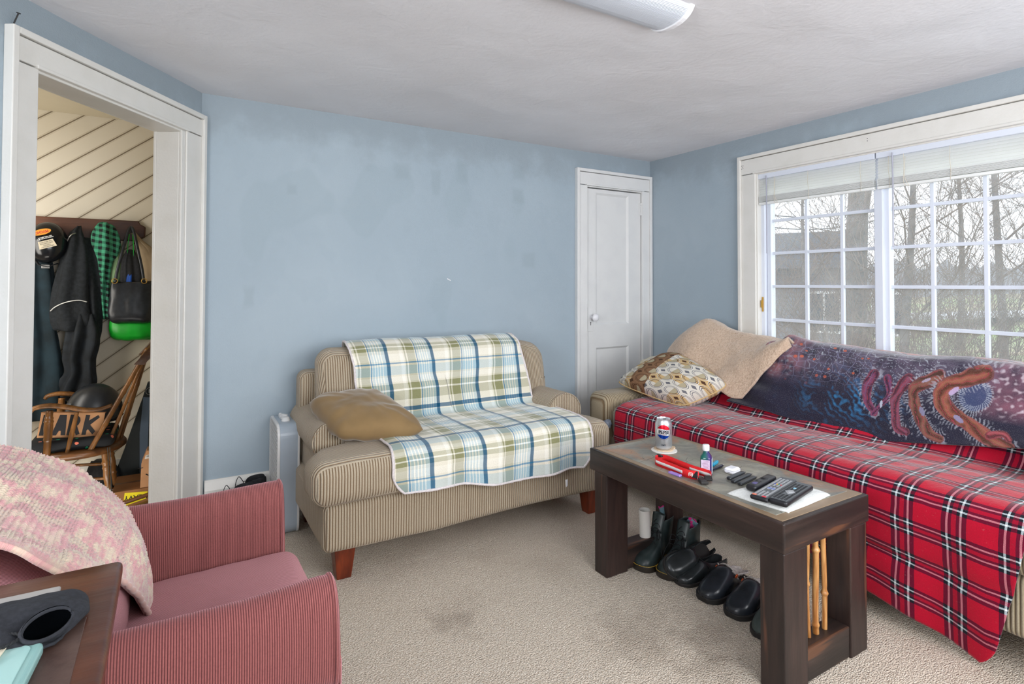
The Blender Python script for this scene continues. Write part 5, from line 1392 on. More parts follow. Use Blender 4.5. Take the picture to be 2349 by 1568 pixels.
# ================================================================ DESK IN THE CORNER OF THE VIEW
DZ = .78
DK = thing('desk', 'reddish brown wooden desk with dark inlaid top at lower left', 'desk', (-.6, -2.6, 0))
rbox('top', (.92, 1.05, .026), .009, M['desk'], DK, (-.172-.46, -2.162-.525, DZ-.013), 10)
bev(G().box(-1.05, -.200, -3.18, -2.325, DZ-.004, DZ+.0008).ob('inlay', M['deskdk'], DK), .0006)
bev(G().box(-1.06, -.190, -3.19, -2.185, DZ-.17, DZ-.026).ob('apron', M['desk'], DK), .003)
for (x, y) in ((-.215, -2.21), (-.215, -3.16), (-1.03, -2.21), (-1.03, -3.16)): leg_taper(x, y, DZ-.16, .05, .035, M['desk'], DK)
hd = G().tube(catmull([(-.187, -2.43, .735), (-.170, -2.435, .733), (-.164, -2.47, .728), (-.164, -2.53, .728), (-.170, -2.565, .733), (-.187, -2.57, .735)], 5), .0042, 8).ob('handle', M['rubber'], DK, True)
for y in (-2.43, -2.57): G().lathe([(.008, 0), (.006, .006), (.001, .007)], 14, T(-.190, y, .735) @ RY(PI/2)).ob('rosette', M['rubber'], hd, True)
settle(DK)
t = thing('tablet', 'slim silver-grey tablet lying under the black hat on the desk', 'tablet', (-.300, -2.2595, DZ+.001), R(0))
rbox('body', (.125, .060, .007), .0032, plain('silver_grey_case', srgb(168, 164, 160), .4), t, (.0, 0, .0035), 10)
HT = thing('hat', 'soft black felt hat lying on its side on the desk', 'hat', (-.282, -2.348, DZ+.008))
felt = plain('black_felt', srgb(36, 38, 44), .95, nz=.25, scale=160, bump=.0006)
ho = catmull([(.082, .048, 0), (.074, .062, 0), (.052, .066, 0), (.015, .062, 0), (-.04, .052, 0), (-.10, .03, 0), (-.11, -.01, 0), (-.07, -.028, 0), (-.02, -.034, 0), (.022, -.046, 0), (.046, -.046, 0), (.070, -.014, 0), (.084, .02, 0), (.082, .048, 0)], 6)
nO = len(ho)-1; V = []; rings = 10
for j in range(rings+1):
    f = j/rings
    for k in range(nO):
        p = ho[k]; c = Vector((-.02, .004, 0)); q = c.lerp(p, math.cos(f*PI/2) if f < 1 else 0)
        z = .030*math.sin(f*PI/2)**.8+.004*fbm(q.x*20, q.y*20, 1)
        dx, dy = q.x-.044, q.y+.026; e = (dx/.032)**2+(dy/.022)**2
        z -= .024*math.exp(-e*1.2)*f**.3
        V.append(Vector((q.x, q.y, max(z, -.004))))
Fc = [(j*nO+k, j*nO+(k+1) % nO, (j+1)*nO+(k+1) % nO, (j+1)*nO+k) for j in range(rings) for k in range(nO)]
solid(mesh('crown', V, Fc, felt, HT, True), .003, -1)
oc = Vector((.050, -.026, .017)); orr = [(oc+Vector((.025*math.cos(a)*math.cos(.62)-.012*math.sin(a)*math.sin(.62), .025*math.cos(a)*math.sin(.62)+.012*math.sin(a)*math.cos(.62), .010*math.sin(a+.2)))) for a in [i*PI/20 for i in range(41)]]
G().tube(orr, .0024, 8).ob('hem', felt, HT, True)
gridmesh('opening', 20, 8, lambda u, v: oc+(orr[int(round(u*40))]-oc)*(1-v)+Vector((0, 0, -.012*math.sin(v*PI/2)+.003)), plain('hat_lining', srgb(3, 4, 5), 1.0, spec=0), HT)
t = thing('plastic_case', 'pale teal translucent plastic case with rounded corners on the desk', 'case', (-.272, -2.452, DZ+.001), R(-4))
def m_teal():
    b = MB('teal_translucent', .15, srgb(156, 200, 196)); b.b.inputs['Transmission Weight'].default_value = .25; return b.m
bev(G().prism(rrect(.036, .075, .018), 0, .014).ob('lid', m_teal(), t), .005, 4)
bev(G().prism(rrect(.026, .064, .012), .0135, .0150).ob('raised_panel', plain('teal_panel', srgb(158, 196, 192), .2), t), .0006)
tag(bev(G().box(-.022, .022, -.03, .03, 0, .003, T(-.287, -2.392, DZ+.0165) @ RZ(-.15)).ob('card', M['cream']), .0005), 'small cream card under the braided cord on the desk', 'card')
pts = [(-.274+.020*math.cos(a), -2.384+.015*math.sin(a), DZ+.023) for a in [i*PI/20 for i in range(-14, 21)]]
pts = [(-.33, -2.42, DZ+.023)]+pts+[(-.33, -2.392, DZ+.023)]
g = G(); cp = catmull(pts, 4)
rr_, _ = resample(cp, 150)
for ph in (0, PI):
    g.tube([Vector(p)+Vector((0, .0008*math.sin(i*.9+ph), .0008*math.cos(i*.9+ph))) for i, p in enumerate(rr_)], .0014, 5)
tag(g.ob('braided_cord', lace, None, True), 'loop of black braided cord on the desk corner', 'cord')
# ================================================================ THE HALL BEYOND THE DOORWAY
RK = thing('coat_rack', 'long brown wooden coat rack with notched end on the cream plank wall', 'coat rack', (-.75, 1.09, 1.52))
yk = 1.075
poly = [(-1.5, 1.462), (-.300, 1.462), (-.292, 1.478), (-.264, 1.49), (-.262, 1.552), (-.290, 1.568), (-.300, 1.588), (-1.5, 1.588)]
bev(G().prism([(p[0], p[1]) for p in poly], -1.10, -yk, Matrix(((1, 0, 0, 0), (0, 0, -1, 0), (0, 1, 0, 0), (0, 0, 0, 1)))).ob('board', M['rack'], RK), .006, 3)
for x in (-.715, -.590, -.462, -.334):
    G().lathe([(.006, 0), (.006, .03), (.013, .036), (.014, .044), (.009, .050), (.001, .051)], 16, T(x, yk, 1.523) @ RX(PI/2)).ob('peg', M['rubber'], RK, True)
settle(RK)
def garment(name, lv, mat, label, cat, yb=1.062, rip=5, amp=.12, seed=0, n=56, parts=None, thing_=True, fn=None):
    """closed cloth body through levels (z, centre x, half width, half depth), back against the wall"""
    Z = [Vector((l[0], l[1], 0)) for l in lv]; S_ = catmull([(l[0], l[1], l[2]) for l in lv], 7); D_ = catmull([(l[3], 0, 0) for l in lv], 7)
    V = []
    for s_, d in zip(S_, D_):
        z, cx, hw = s_.x, s_.y, s_.z; hd = d.x
        for k in range(n):
            a = 2*PI*k/n; r = 1+amp*math.sin(a*rip+seed+2*math.sin(z*4+seed))*max(0, -math.sin(a)+.3)+.08*fbm(math.cos(a)*2+seed, math.sin(a)*2, z*7)
            y = math.sin(a)*hd*r
            V.append(Vector((cx+math.cos(a)*hw*(1+(r-1)*.6), min(yb-hd+y, yb), z+.012*fbm(a, seed, z*6))))
    N = len(S_); Fc = [(j*n+k, j*n+(k+1) % n, (j+1)*n+(k+1) % n, (j+1)*n+k) for j in range(N-1) for k in range(n)]+[tuple(range(n-1, -1, -1)), tuple((N-1)*n+k for k in range(n))]
    o = mesh(name, V, Fc, mat, None, True, uv=[(v.x*1.0, v.z) for v in V])
    return tag(o, label, cat)
coatm = plain('black_wool', srgb(30, 34, 38), .95, nz=.3, scale=60, bump=.002); coat2 = plain('navy_black_cotton', srgb(22, 40, 48), .9, nz=.4, scale=12, bump=.003)
garment('long_coat', [(1.50, -.79, .03, .02), (1.40, -.79, .07, .035), (1.25, -.795, .095, .045), (1.0, -.80, .11, .05), (.75, -.785, .13, .055), (.50, -.775, .145, .055), (.42, -.775, .142, .05)], coat2, 'long dark coat at the left edge of the doorway, hanging lowest of all', 'coat', seed=1, rip=7, amp=.2)
JK = garment('wool_jacket', [(1.535, -.592, .012, .02), (1.50, -.600, .028, .035), (1.42, -.600, .052, .050), (1.30, -.606, .072, .058), (1.15, -.617, .088, .062), (1.05, -.622, .094, .062), (.98, -.614, .095, .064), (.935, -.612, .086, .062), (.922, -.612, .08, .055)], coatm, 'black wool jacket with a white piping line hanging from the second peg', 'jacket', yb=1.06, seed=3, rip=5, amp=.16)
G().tube(catmull([(-.705, .962, 1.040), (-.682, .932, 1.062), (-.65, .925, 1.082), (-.61, .925, 1.096), (-.57, .93, 1.100), (-.538, .945, 1.090)], 6), .0028, 6).ob('piping', M['text_white'], JK, True)
G().tube(catmull([(-.645, .985, 1.43), (-.62, .965, 1.475), (-.60, .985, 1.49)], 5), .004, 6).ob('hanging_loop', M['metal'], JK, True)
garment('dark_trousers', [(1.02, -.56, .05, .03), (.92, -.555, .075, .045), (.84, -.56, .08, .05), (.76, -.57, .075, .045), (.68, -.565, .07, .045), (.62, -.58, .09, .04), (.55, -.60, .095, .035), (.52, -.60, .09, .03)], plain('black_denim', srgb(20, 26, 32), .8, nz=.5, scale=22, bump=.004), 'crumpled black garment hanging below the wool jacket', 'trousers', yb=1.02, seed=5, rip=6, amp=.35)
garment('black_jacket', [(1.47, -.55, .03, .02), (1.38, -.535, .045, .035), (1.22, -.520, .050, .04), (1.05, -.515, .045, .04), (.93, -.512, .04, .035), (.85, -.515, .03, .03)], coatm, 'narrow black sleeve of a jacket between the wool jacket and the green plaid shirt', 'jacket', yb=1.065, seed=8, rip=4, amp=.2)
def m_buffalo():
    b = MB('green_buffalo_plaid', .9); x, y, z = b.xyz(); n = b.noise(9, 2)
    u = (x+n*.03)/.034; v = (z+x*.25+n*.03)/.034
    a = u.fr().lt(.5); c_ = v.fr().lt(.5)
    c = b.mix((a+c_)*.5, srgb(70, 158, 122), srgb(16, 24, 26)); b.color(c); b.bump(b.noise(120, 2), .001); return b.m
garment('plaid_shirt', [(1.560, -.462, .020, .03), (1.545, -.463, .042, .045), (1.50, -.462, .062, .055), (1.44, -.456, .070, .06), (1.38, -.452, .058, .055), (1.33, -.458, .038, .045), (1.25, -.462, .030, .04), (1.15, -.462, .026, .035), (1.05, -.456, .022, .03), (.985, -.452, .019, .025)], m_buffalo(), 'green and black buffalo plaid shirt hanging from the third peg', 'shirt', yb=1.06, seed=11, rip=5, amp=.18)
garment('sage_jacket', [(1.47, -.42, .02, .02), (1.40, -.405, .030, .03), (1.32, -.402, .036, .035), (1.22, -.415, .040, .035), (1.16, -.42, .036, .03), (1.13, -.42, .03, .02)], plain('sage_canvas', srgb(116, 142, 104), .9, nz=.15, scale=14, bump=.001), 'sage green jacket peeking out behind the plaid shirt', 'jacket', yb=1.068, seed=13, rip=3)
garment('beige_jacket', [(1.515, -.325, .010, .012), (1.46, -.296, .024, .02), (1.40, -.255, .045, .028), (1.30, -.235, .060, .032), (1.15, -.22, .07, .035), (1.0, -.21, .07, .03)], plain('beige_cotton', srgb(158, 138, 110), .9, nz=.1, scale=14, bump=.001), 'beige jacket hanging behind the black leather tote', 'jacket', yb=1.068, seed=15, rip=4)
# green bag, then black tote in front of it
GB = garment('green_bag', [(1.03, -.30, .12, .02), (.98, -.305, .125, .03), (.93, -.308, .128, .038), (.885, -.308, .122, .036), (.862, -.305, .112, .028), (.852, -.300, .095, .016)], plain('bright_green_nylon', srgb(10, 168, 40), .4, nz=.2, scale=12, bump=.002), 'bright green bag hanging behind and below the black tote', 'bag', yb=1.05, seed=17, rip=3, amp=.06)
G().tube(catmull([(-.325, 1.02, 1.50), (-.320, 1.01, 1.40), (-.318, 1.01, 1.20), (-.32, 1.0, 1.02)], 6), .010, 6, sq=(1, .25)).ob('strap', plain('green_strap', srgb(20, 190, 60), .5), GB, True)
G().tube(catmull([(-.343, 1.02, 1.50), (-.350, 1.01, 1.40), (-.352, 1.01, 1.20), (-.35, 1.0, 1.02)], 6), .008, 6, sq=(1, .25)).ob('strap', plain('green_strap', srgb(20, 190, 60), .5), GB, True)
TB = garment('leather_tote', [(1.205, -.318, .105, .022), (1.15, -.320, .108, .03), (1.08, -.322, .112, .036), (1.01, -.322, .114, .038), (.972, -.318, .108, .032), (.955, -.312, .092, .018)], M['black'], 'black leather tote bag with brass rings hanging from the fourth peg', 'bag', yb=1.0, seed=19, rip=3, amp=.10)
for s in (-1, 1):
    G().tube(catmull([(-.334+s*.072, .945, 1.20), (-.334+s*.060, .955, 1.29), (-.334+s*.036, .975, 1.41), (-.334+s*.014, 1.005, 1.515), (-.334, 1.02, 1.545), (-.334-s*.006, 1.03, 1.53)], 6), .0082, 8, sq=(.5, 1)).ob('strap', M['black'], TB, True)
    G().tube([(-.334+s*.073+.014*math.cos(a), .938, 1.212+.014*math.sin(a)) for a in [i*PI/10 for i in range(21)]], .0025, 6).ob('brass_ring', M['brass'], TB, True)
garment('black_pouch', [(1.40, -.335, .02, .015), (1.33, -.335, .045, .02), (1.26, -.332, .052, .022), (1.19, -.332, .05, .02)], M['blackm'], 'black cloth bundle stuffed into the top of the tote', 'pouch', yb=1.03, seed=21, rip=5, amp=.2)
t = garment('blue_folder', [(1.30, -.332, .004, .004), (1.27, -.335, .010, .006), (1.22, -.340, .014, .008), (1.18, -.340, .012, .008)], plain('blue_plastic', srgb(26, 88, 190), .4), 'small bright blue pouch showing above the tote', 'pouch', yb=.995, seed=2, rip=3, amp=.05)
# skull-cap helmet with stickers on the first peg
HM = thing('half_helmet', 'black half helmet covered in stickers hanging from the first peg', 'helmet', (-.728, .985, 1.432))
def dome(rx, ry, rz, name, mat, parent, n=36, low=-.35, M_=None):
    prof = []; V = []
    for j in range(15):
        a = R(-20)+R(110)*j/14; prof.append((math.cos(a), math.sin(a)))
    g = G().lathe([(max(.001, p[0]), p[1]) for p in prof], n, (M_ or Matrix()) @ Matrix.Diagonal((rx, ry, rz, 1)), cap=False)
    o = g.ob(name, mat, parent, True); solid(o, .006, -1); return o
dome(.094, .122, .080, 'shell', plain('gloss_black_helmet', srgb(20, 22, 26), .2), HM, M_=RX(R(72)))
G().tube([(-.060, -.01, -.085), (-.03, -.03, -.13), (.01, -.03, -.14), (.05, -.01, -.12)], .010, 8, sq=(1, .35)).ob('chin_strap', M['blackm'], HM, True)
bev(G().box(-.018, .018, -.036, -.030, -.150, -.128).ob('strap_buckle', M['metal'], HM), .002)
SM = lambda x, y, z, r: T(x, y, z) @ RX(PI/2) @ RZ(r)
org = plain('orange_sticker', srgb(226, 150, 34), .5); crm = plain('cream_sticker', srgb(214, 202, 176), .6); rdi = plain('red_ink', srgb(188, 34, 40), .6)
def stick(poly, mat, name, x, z, y, r, parent=HM): return G().prism(poly, 0, .0012, T(x, y, z) @ RX(PI/2) @ RZ(r)).ob(name, mat, parent)
el = [(.043*math.cos(i*PI/16), .0165*math.sin(i*PI/16)) for i in range(32)]
rot = R(19)
st1 = stick(el, org, 'oval_sticker', -.012, .052, -.090, rot)
text('sticker_lettering', 'PSYCHO', .0175, rdi, st1, M=T(-.012, -.0916, .052) @ RX(PI/2) @ RZ(rot+PI), bold=.0006, sx=.92)
st2 = stick([(-.040, -.021), (.040, -.021), (.034, .021), (-.034, .021)], crm, 'square_sticker', .012, -.014, -.091, rot)
text('sticker_lettering', 'DANGEROUSLY\nTWISTED\nCARTOON FOR\nTHE MENTALLY', .0092, M['ink'], st2, M=T(.012, -.0926, -.014) @ RX(PI/2) @ RZ(rot+PI), sx=.9)
text('sticker_lettering', 'ONE IN MEMORY BUT\nBUY MEAL BEFORE', .0074, M['text_white'], st1, M=T(.004, -.0915, .022) @ RX(PI/2) @ RZ(rot+PI), bold=.0002)

# rocking chair
RC = thing('rocking_chair', 'old brown wooden rocking chair with spindle back seen through the doorway', 'rocking chair', (-.52, .66, 0))
def seatf(p):
    p = p.copy(); r = math.hypot(p.x/.215, p.y/.22)
    if p.z > 0: p.z -= .008*max(0, 1-r*r)
    return p
g = G()
prof_ = [(.80, .300), (.93, .303), (1.0, .315), (1.0, .330), (.96, .342), (.001, .336)]
g.lathe([(r, z) for r, z in prof_], 40, T(-.535, .655, 0) @ Matrix.Diagonal((.215, .225, 1, 1)))
so = g.ob('seat', M['oakh'], RC, True)
def turned(p0, p1, r, name='spindle', mat=None, rings=(), taper=1, n=12):
    p0, p1 = Vector(p0), Vector(p1); pts = []; rr = []
    for i in range(37):
        f = i/36; q = r*(1+(taper-1)*f)
        for (c, w, a) in rings: q += r*a*math.exp(-((f-c)/w)**2)
        pts.append(p0.lerp(p1, f)); rr.append(q)
    return G().tube(pts, rr, n).ob(name, mat or M['oak'], RC, True)
rg_ = [(.36, .012, .22), (.41, .012, .25), (.46, .012, .22), (.62, .16, .25), (.75, .012, .25), (.79, .012, .25), (.83, .012, .2)]
for (yy, k) in ((.47, 1), (.845, 0)):
    # front post, arm spindle, arm
    turned((-.640, yy, .335), (-.632, yy, .560), .0155, 'arm_post', rings=rg_)
    turned((-.560, yy, .335), (-.522, yy, .540), .0088, 'arm_spindle', rings=((.5, .3, .25),))
    P = catmull([(-.705, yy, .562), (-.690, yy, .578), (-.64, yy, .585), (-.57, yy, .572), (-.49, yy, .548), (-.43, yy, .545), (-.375, yy+.012*(1 if k else -1)*0, .560)], 6)
    G().tube(P, [.0125*(.75+.25*math.sin(min(1, i/len(P)*1.2)*PI)) for i in range(len(P))], 10, sq=(1.9, 1)).ob('armrest', M['oak'], RC, True)
for (y0, y1, x0, r) in ((.47, .44, -.468, .0125), (.53, .50, -.40, .0085), (.59, .57, -.365, .0085), (.66, .65, -.350, .0085), (.73, .73, -.365, .0085), (.79, .81, -.40, .0085), (.845, .87, -.455, .0125)):
    turned((x0, y0, .333), (-.232+(x0+.40)*.10, y1, .812), r, 'back_spindle' if r < .01 else 'back_post', rings=((.28, .02, .25), (.62, .02, .22)), taper=.85)
cr2 = G(); V = []
for i in range(21):
    f = i/20; y = .40+.50*f; bow = -.022*(1-(2*f-1)**2)*-1; hgt = .052+.022*math.sin(f*PI)
    for (dx, dz) in ((-.022, -.03), (.012, -.034), (.024+hgt*.1, hgt), (.002+hgt*.1, hgt+.006)): V.append(Vector((-.235+bow+dx+dz*.45, y, .808+dz)))
cr2.add(V, [(i*4+k, i*4+(k+1) % 4, (i+1)*4+(k+1) % 4, (i+1)*4+k) for i in range(20) for k in range(4)]+[(0, 1, 2, 3), (83, 82, 81, 80)])
sub(bev(cr2.ob('crest_rail', M['oakh'], RC, True), .006), 1)
for (sx, sy) in ((-.66, .52), (-.66, .79), (-.41, .52), (-.41, .79)):
    turned((sx, sy, .305), (sx+(-.03 if sx < -.5 else .03), sy+(-.02 if sy < .6 else .02), .045), .0145, 'leg', rings=((.2, .03, .3), (.3, .02, .3), (.5, .15, .3), (.72, .02, .3)), taper=.8)
turned((-.67, .51, .16), (-.67, .80, .16), .008, 'stretcher'); turned((-.68, .51, .20), (-.39, .51, .17), .008, 'stretcher'); turned((-.68, .80, .20), (-.39, .80, .17), .008, 'stretcher')
for yy in (.50, .81):
    P = catmull([(-.86, yy, .055), (-.70, yy, .026), (-.53, yy, .014), (-.36, yy, .024), (-.17, yy, .065)], 6); G().tube(P, .014, 8, sq=(1, .8)).ob('rocker', M['oakh'], RC, True)
settle(RC)
def m_floral():
    b = MB('black_floral_cushion', .9)
    v = b.voro(16, out='Distance'); c_ = b.voro(16, out='Color'); n = b.noise(30, 3)
    c = b.mix((v+n*.22).lt(.27)*c_.gt(.45), srgb(20, 22, 26), srgb(222, 120, 96)); v2 = b.voro(19, stretch=(1, 1, .5)); 
    c = b.mix((v2+n*.2).lt(.27), c, srgb(20, 150, 110)); b.color(c); return b.m
t = rbox('seat_cushion', (.36, .37, .060), .028, m_floral(), None, (-.545, .655, .372), 14, deform=lambda p: p*(1 if abs(p.x) < .15 or abs(p.y) < .15 else .965)); tag(t, 'black floral seat cushion with green leaves on the rocking chair', 'cushion')
# cardboard sign on the cushion
SG = thing('cardboard_sign', 'brown cardboard sign with big black letters standing on the rocking chair', 'sign', (-.55, .515, .405))
MS = T(-.548, .520, .467) @ RY(R(6.5)) @ RX(R(-8))
bev(G().box(-.132, .132, .0, .006, -.0615, .0615, MS).ob('board', M['card'], SG), .001)
bev(G().box(-.134, .134, .0, .07, .0615, .0640, MS).ob('top_flap', M['cardd'], SG), .001)
# cut-out style letters: L A R K
def letter(poly, x, name='letter'):
    G().prism([(x+p[0], p[1]) for p in poly], .0001, .0012, MS @ Matrix(((1, 0, 0, 0), (0, 0, -1, 0), (0, 1, 0, 0), (0, 0, 0, 1)))).ob(name, M['ink'], SG)
letter([(.0, -.05), (.045, -.05), (.045, -.032), (.024, -.032), (.030, .052), (.006, .052)], -.126)
letter([(-.004, -.050), (.016, -.050), (.024, -.028), (.032, -.028), (.034, -.050), (.053, -.050), (.046, .052), (.018, .052)], -.073)
letter([(.0, -.05), (.016, -.05), (.018, -.012), (.024, -.012), (.040, -.052), (.054, -.044), (.038, -.004), (.044, .003), (.049, .020), (.046, .036), (.036, .047), (.022, .052), (.004, .052)], -.016)
letter([(.0, -.05), (.018, -.05), (.019, -.028), (.024, -.022), (.046, -.048), (.056, -.032), (.030, .0), (.066, .038), (.058, .050), (.022, .022), (.024, .050), (.006, .052)], .046)
settle(SG)
HL = thing('helmet', 'round matte black helmet lying on the rocking chair', 'helmet', (-.47, .68, .45))
dome(.128, .118, .150, 'shell', plain('satin_black_shell', srgb(34, 37, 42), .35, nz=.1, scale=60), HL, M_=T(0, 0, .050))
G().tube([(.126*math.cos(a), .116*math.sin(a), .008+.012) for a in [i*PI/16 for i in range(33)]], .006, 6).ob('rim', M['rubber'], HL, True)
bev(G().box(-.112, -.092, -.082, -.076, .08, .115).ob('grey_clip', plain('grey_clip', srgb(120, 126, 130), .5), HL), .001)
tag(gridmesh('paper_sheet', 6, 6, lambda u, v: Vector((-.62+.16*u, .56+.20*v, .452-.02*u+.004*math.sin(u*5))), M['paper'], None, thick=.001), 'creased sheet of paper under the helmet', 'paper')
GK = thing('tie_strap', 'grey cushion tie strings hanging from the rocking chair seat', 'strap', (-.40, .47, .3))
for dx in (0, .010):
    G().tube(catmull([(-.392+dx, .455, .345), (-.388+dx, .440, .30), (-.386+dx*1.2, .440, .20), (-.388+dx*1.6, .445, .06)], 6), .0045, 6, sq=(1, .3)).ob('string', plain('dark_grey_ribbon', srgb(64, 74, 76), .7), GK, True)
settle(GK)
# guitar-shaped gig bag box with registered mark, boxes, stick
BX = thing('leaning_carton', 'tall dark printed carton leaning on the hall wall', 'box', (-.24, .95, 0))
dkb = plain('dark_printed_carton', srgb(24, 34, 38), .6, nz=.2, scale=6)
Mx_ = Matrix(((1, 0, 0, 0), (0, 0, -1, 0), (0, 1, 0, 0), (0, 0, 0, 1)))
bev(G().prism([(-.415, 0), (.12, 0), (.12, .596), (-.236, .596), (-.262, .50), (-.296, .385), (-.35, .20)], -.99, -.93, Mx_).ob('carton_body', dkb, BX), .004)
bev(G().prism([(-.268, .02), (-.205, .02), (-.205, .505), (-.256, .512), (-.272, .30)], -.930, -.927, Mx_).ob('blue_panel', plain('slate_blue_print', srgb(96, 116, 140), .6), BX), .001)
G().prism([(-.232, .10), (-.205, .10), (-.205, .43), (-.226, .43)], -.9272, -.9262, Mx_).ob('dark_panel', dkb, BX)
G().tube([(-.222+.022*math.cos(a), .927, .545+.022*math.sin(a)) for a in [i*PI/12 for i in range(25)]], .0015, 5).ob('ring_mark', M['metal'], BX)
text('registered_mark', 'R', .032, plain('grey_print', srgb(150, 156, 156), .6), BX, M=T(-.222, .9285, .545) @ RX(PI/2), bold=.0005)
settle(BX)
cbx = thing('cardboard_box', 'wide brown cardboard box with yellow warning label on the hall floor', 'box', (-.22, .62, 0), R(0))
bev(G().box(-.372, -.02, .50, .80, 0, .092).ob('carton_body', M['cardd'], cbx), .002)
G().box(-.372, -.02, .635, .665, .092, .0925).ob('tape', plain('brown_tape', srgb(122, 84, 50), .3), cbx)
yl_ = G().prism([(-.325, .012), (-.22, .035), (-.215, .072), (-.318, .082)], -.50, -.4985, Mx_).ob('warning_label', plain('yellow_label', srgb(244, 226, 20), .5), cbx)
text('label_lettering', 'HEAVY', .034, M['ink'], yl_, M=T(-.268, .4980, .052) @ RX(PI/2) @ RZ(PI-.05), bold=.0004)
settle(cbx)
cb2 = thing('small_box', 'narrow brown cardboard box with a white label standing on the wide box', 'box', (-.2, .58, .092))
bev(G().prism([(-.250, .0935), (-.05, .0935), (-.05, .29), (-.222, .29), (-.246, .222)], -.60, -.505, Mx_).ob('carton_body', M['card'], cb2), .002)
G().prism([(-.2315, .246), (-.19, .252), (-.19, .272), (-.2265, .266)], -.505, -.5035, Mx_).ob('address_label', M['paper'], cb2)
text('label_lettering', 'IIEIIB', .013, M['ink'], cb2, M=T(-.21, .5030, .259) @ RX(PI/2))
G().tube([(-.262, .504, .200), (-.238, .504, .202)], .0015, 4).ob('ink_mark', M['ink'], cb2)
G().tube([(-.225, .5035, .165), (-.205, .5035, .150), (-.19, .5035, .20)], .003, 4).ob('ink_tick', M['ink'], cb2)
settle(cb2)
bd_ = bev(G().box(-.10, .10, -.02, .02, 0, .012, T(-.245, .42, .022) @ RZ(.1) @ RY(-.22)).ob('wood_offcut', M['oakh']), .002); tag(bd_, 'dark wooden offcut leaning against the wide cardboard box', 'board')
sp = garment('dark_bag', [(.16, -.455, .05, .05), (.10, -.45, .075, .07), (.03, -.45, .085, .08), (.001, -.45, .07, .07)], M['blackm'], 'dark soft bag on the hall floor under the rocking chair', 'bag', yb=1.0, seed=30)
# ================================================================ OUTSIDE THE WINDOW
def away(u, d, z=-1.0):
    """point on the lawn in the direction of picture column u, d metres out"""
    k = (u-CX)/F_PX; v = Fw+Xc*k; v = Vector((v.x, v.y, 0)); return Vector((CAM.x+v.x*d, CAM.y+v.y*d, z))
def m_lawn():
    b = MB('winter_lawn', .95); n = b.noise(.35, 4); f = b.noise(3, 4); g_ = b.noise(22, 2)
    c = b.mix(n.ramp(.4, .6), srgb(136, 150, 104), srgb(156, 142, 118)); c = b.mix(f.ramp(.45, .7)*.6, c, srgb(120, 142, 88)); c = b.mix(g_.ramp(.5, .8)*.4, c, srgb(176, 166, 140))
    b.color(c); return b.m
o = gridmesh('lawn', 60, 60, lambda u, v: Vector((WX+.6+70*u, -30+90*v, -1.0+.35*fbm(u*6, v*6, 2)*min(1, u*8)+(2.6*max(0, u-.35)))), m_lawn()); tag(o, kind='structure')
asph = plain('pale_driveway', srgb(176, 176, 180), .9, nz=.06, scale=2)
a, b_ = away(2040, 27), away(2500, 33); d = (b_-a).normalized(); n_ = Vector((-d.y, d.x, 0))
V = [a-d*14-n_*1.2, b_+d*8-n_*1.2, b_+d*8+n_*1.3, a-d*14+n_*1.3]; V = [(p.x, p.y, -.25) for p in V]+[(p.x, p.y, -.42) for p in V]
tag(mesh('driveway', V, [(0, 1, 2, 3), (7, 6, 5, 4), (0, 4, 5, 1), (1, 5, 6, 2), (2, 6, 7, 3), (3, 7, 4, 0)], asph), kind='structure')
# neighbouring house
def m_siding():
    b = MB('grey_clapboard', .8); x, y, z = b.xyz(); t = (z/.13).fr()
    b.color(b.mix(t.lt(.12)*.6, srgb(124, 122, 130), srgb(70, 70, 78))); return b.m
hp = away(1790, 17, 0); q = away(1965, 16, 0); dr = (q-hp).normalized(); nr = Vector((-dr.y, dr.x, 0)); ln = (q-hp).length+1.2
HS = thing('neighbour_house', 'grey clapboard house behind the bare trees', 'house', (hp.x, hp.y, -1.0), math.atan2(dr.y, dr.x))
bev(G().box(-5, ln-1.3, 0, 7, -.6, 2.75).ob('walls', m_siding(), HS), .02)
rf = plain('dark_shingles', srgb(74, 74, 82), .9, nz=.15, scale=5)
MY = Matrix(((0, 0, 1, 0), (1, 0, 0, 0), (0, 1, 0, 0), (0, 0, 0, 1)))
bev(G().prism([(-.5, 2.65), (7.5, 2.65), (3.5, 4.0)], -5.4, ln-.95, MY).ob('roof', rf, HS), .02)
G().box(-3.6, -3.0, 1.0, 1.6, 3.0, 4.7).ob('chimney', plain('red_brick', srgb(140, 86, 72), .9, nz=.2, scale=8), HS)
for x in (.7, 2.3):
    w_ = bev(G().box(x, x+.9, -.06, .0, .8, 2.0).ob('window', M['white'], HS), .01); G().box(x+.07, x+.42, -.07, -.055, .87, 1.93).box(x+.48, x+.83, -.07, -.055, .87, 1.93).ob('panes', plain('dark_pane', srgb(60, 66, 76), .2), w_)
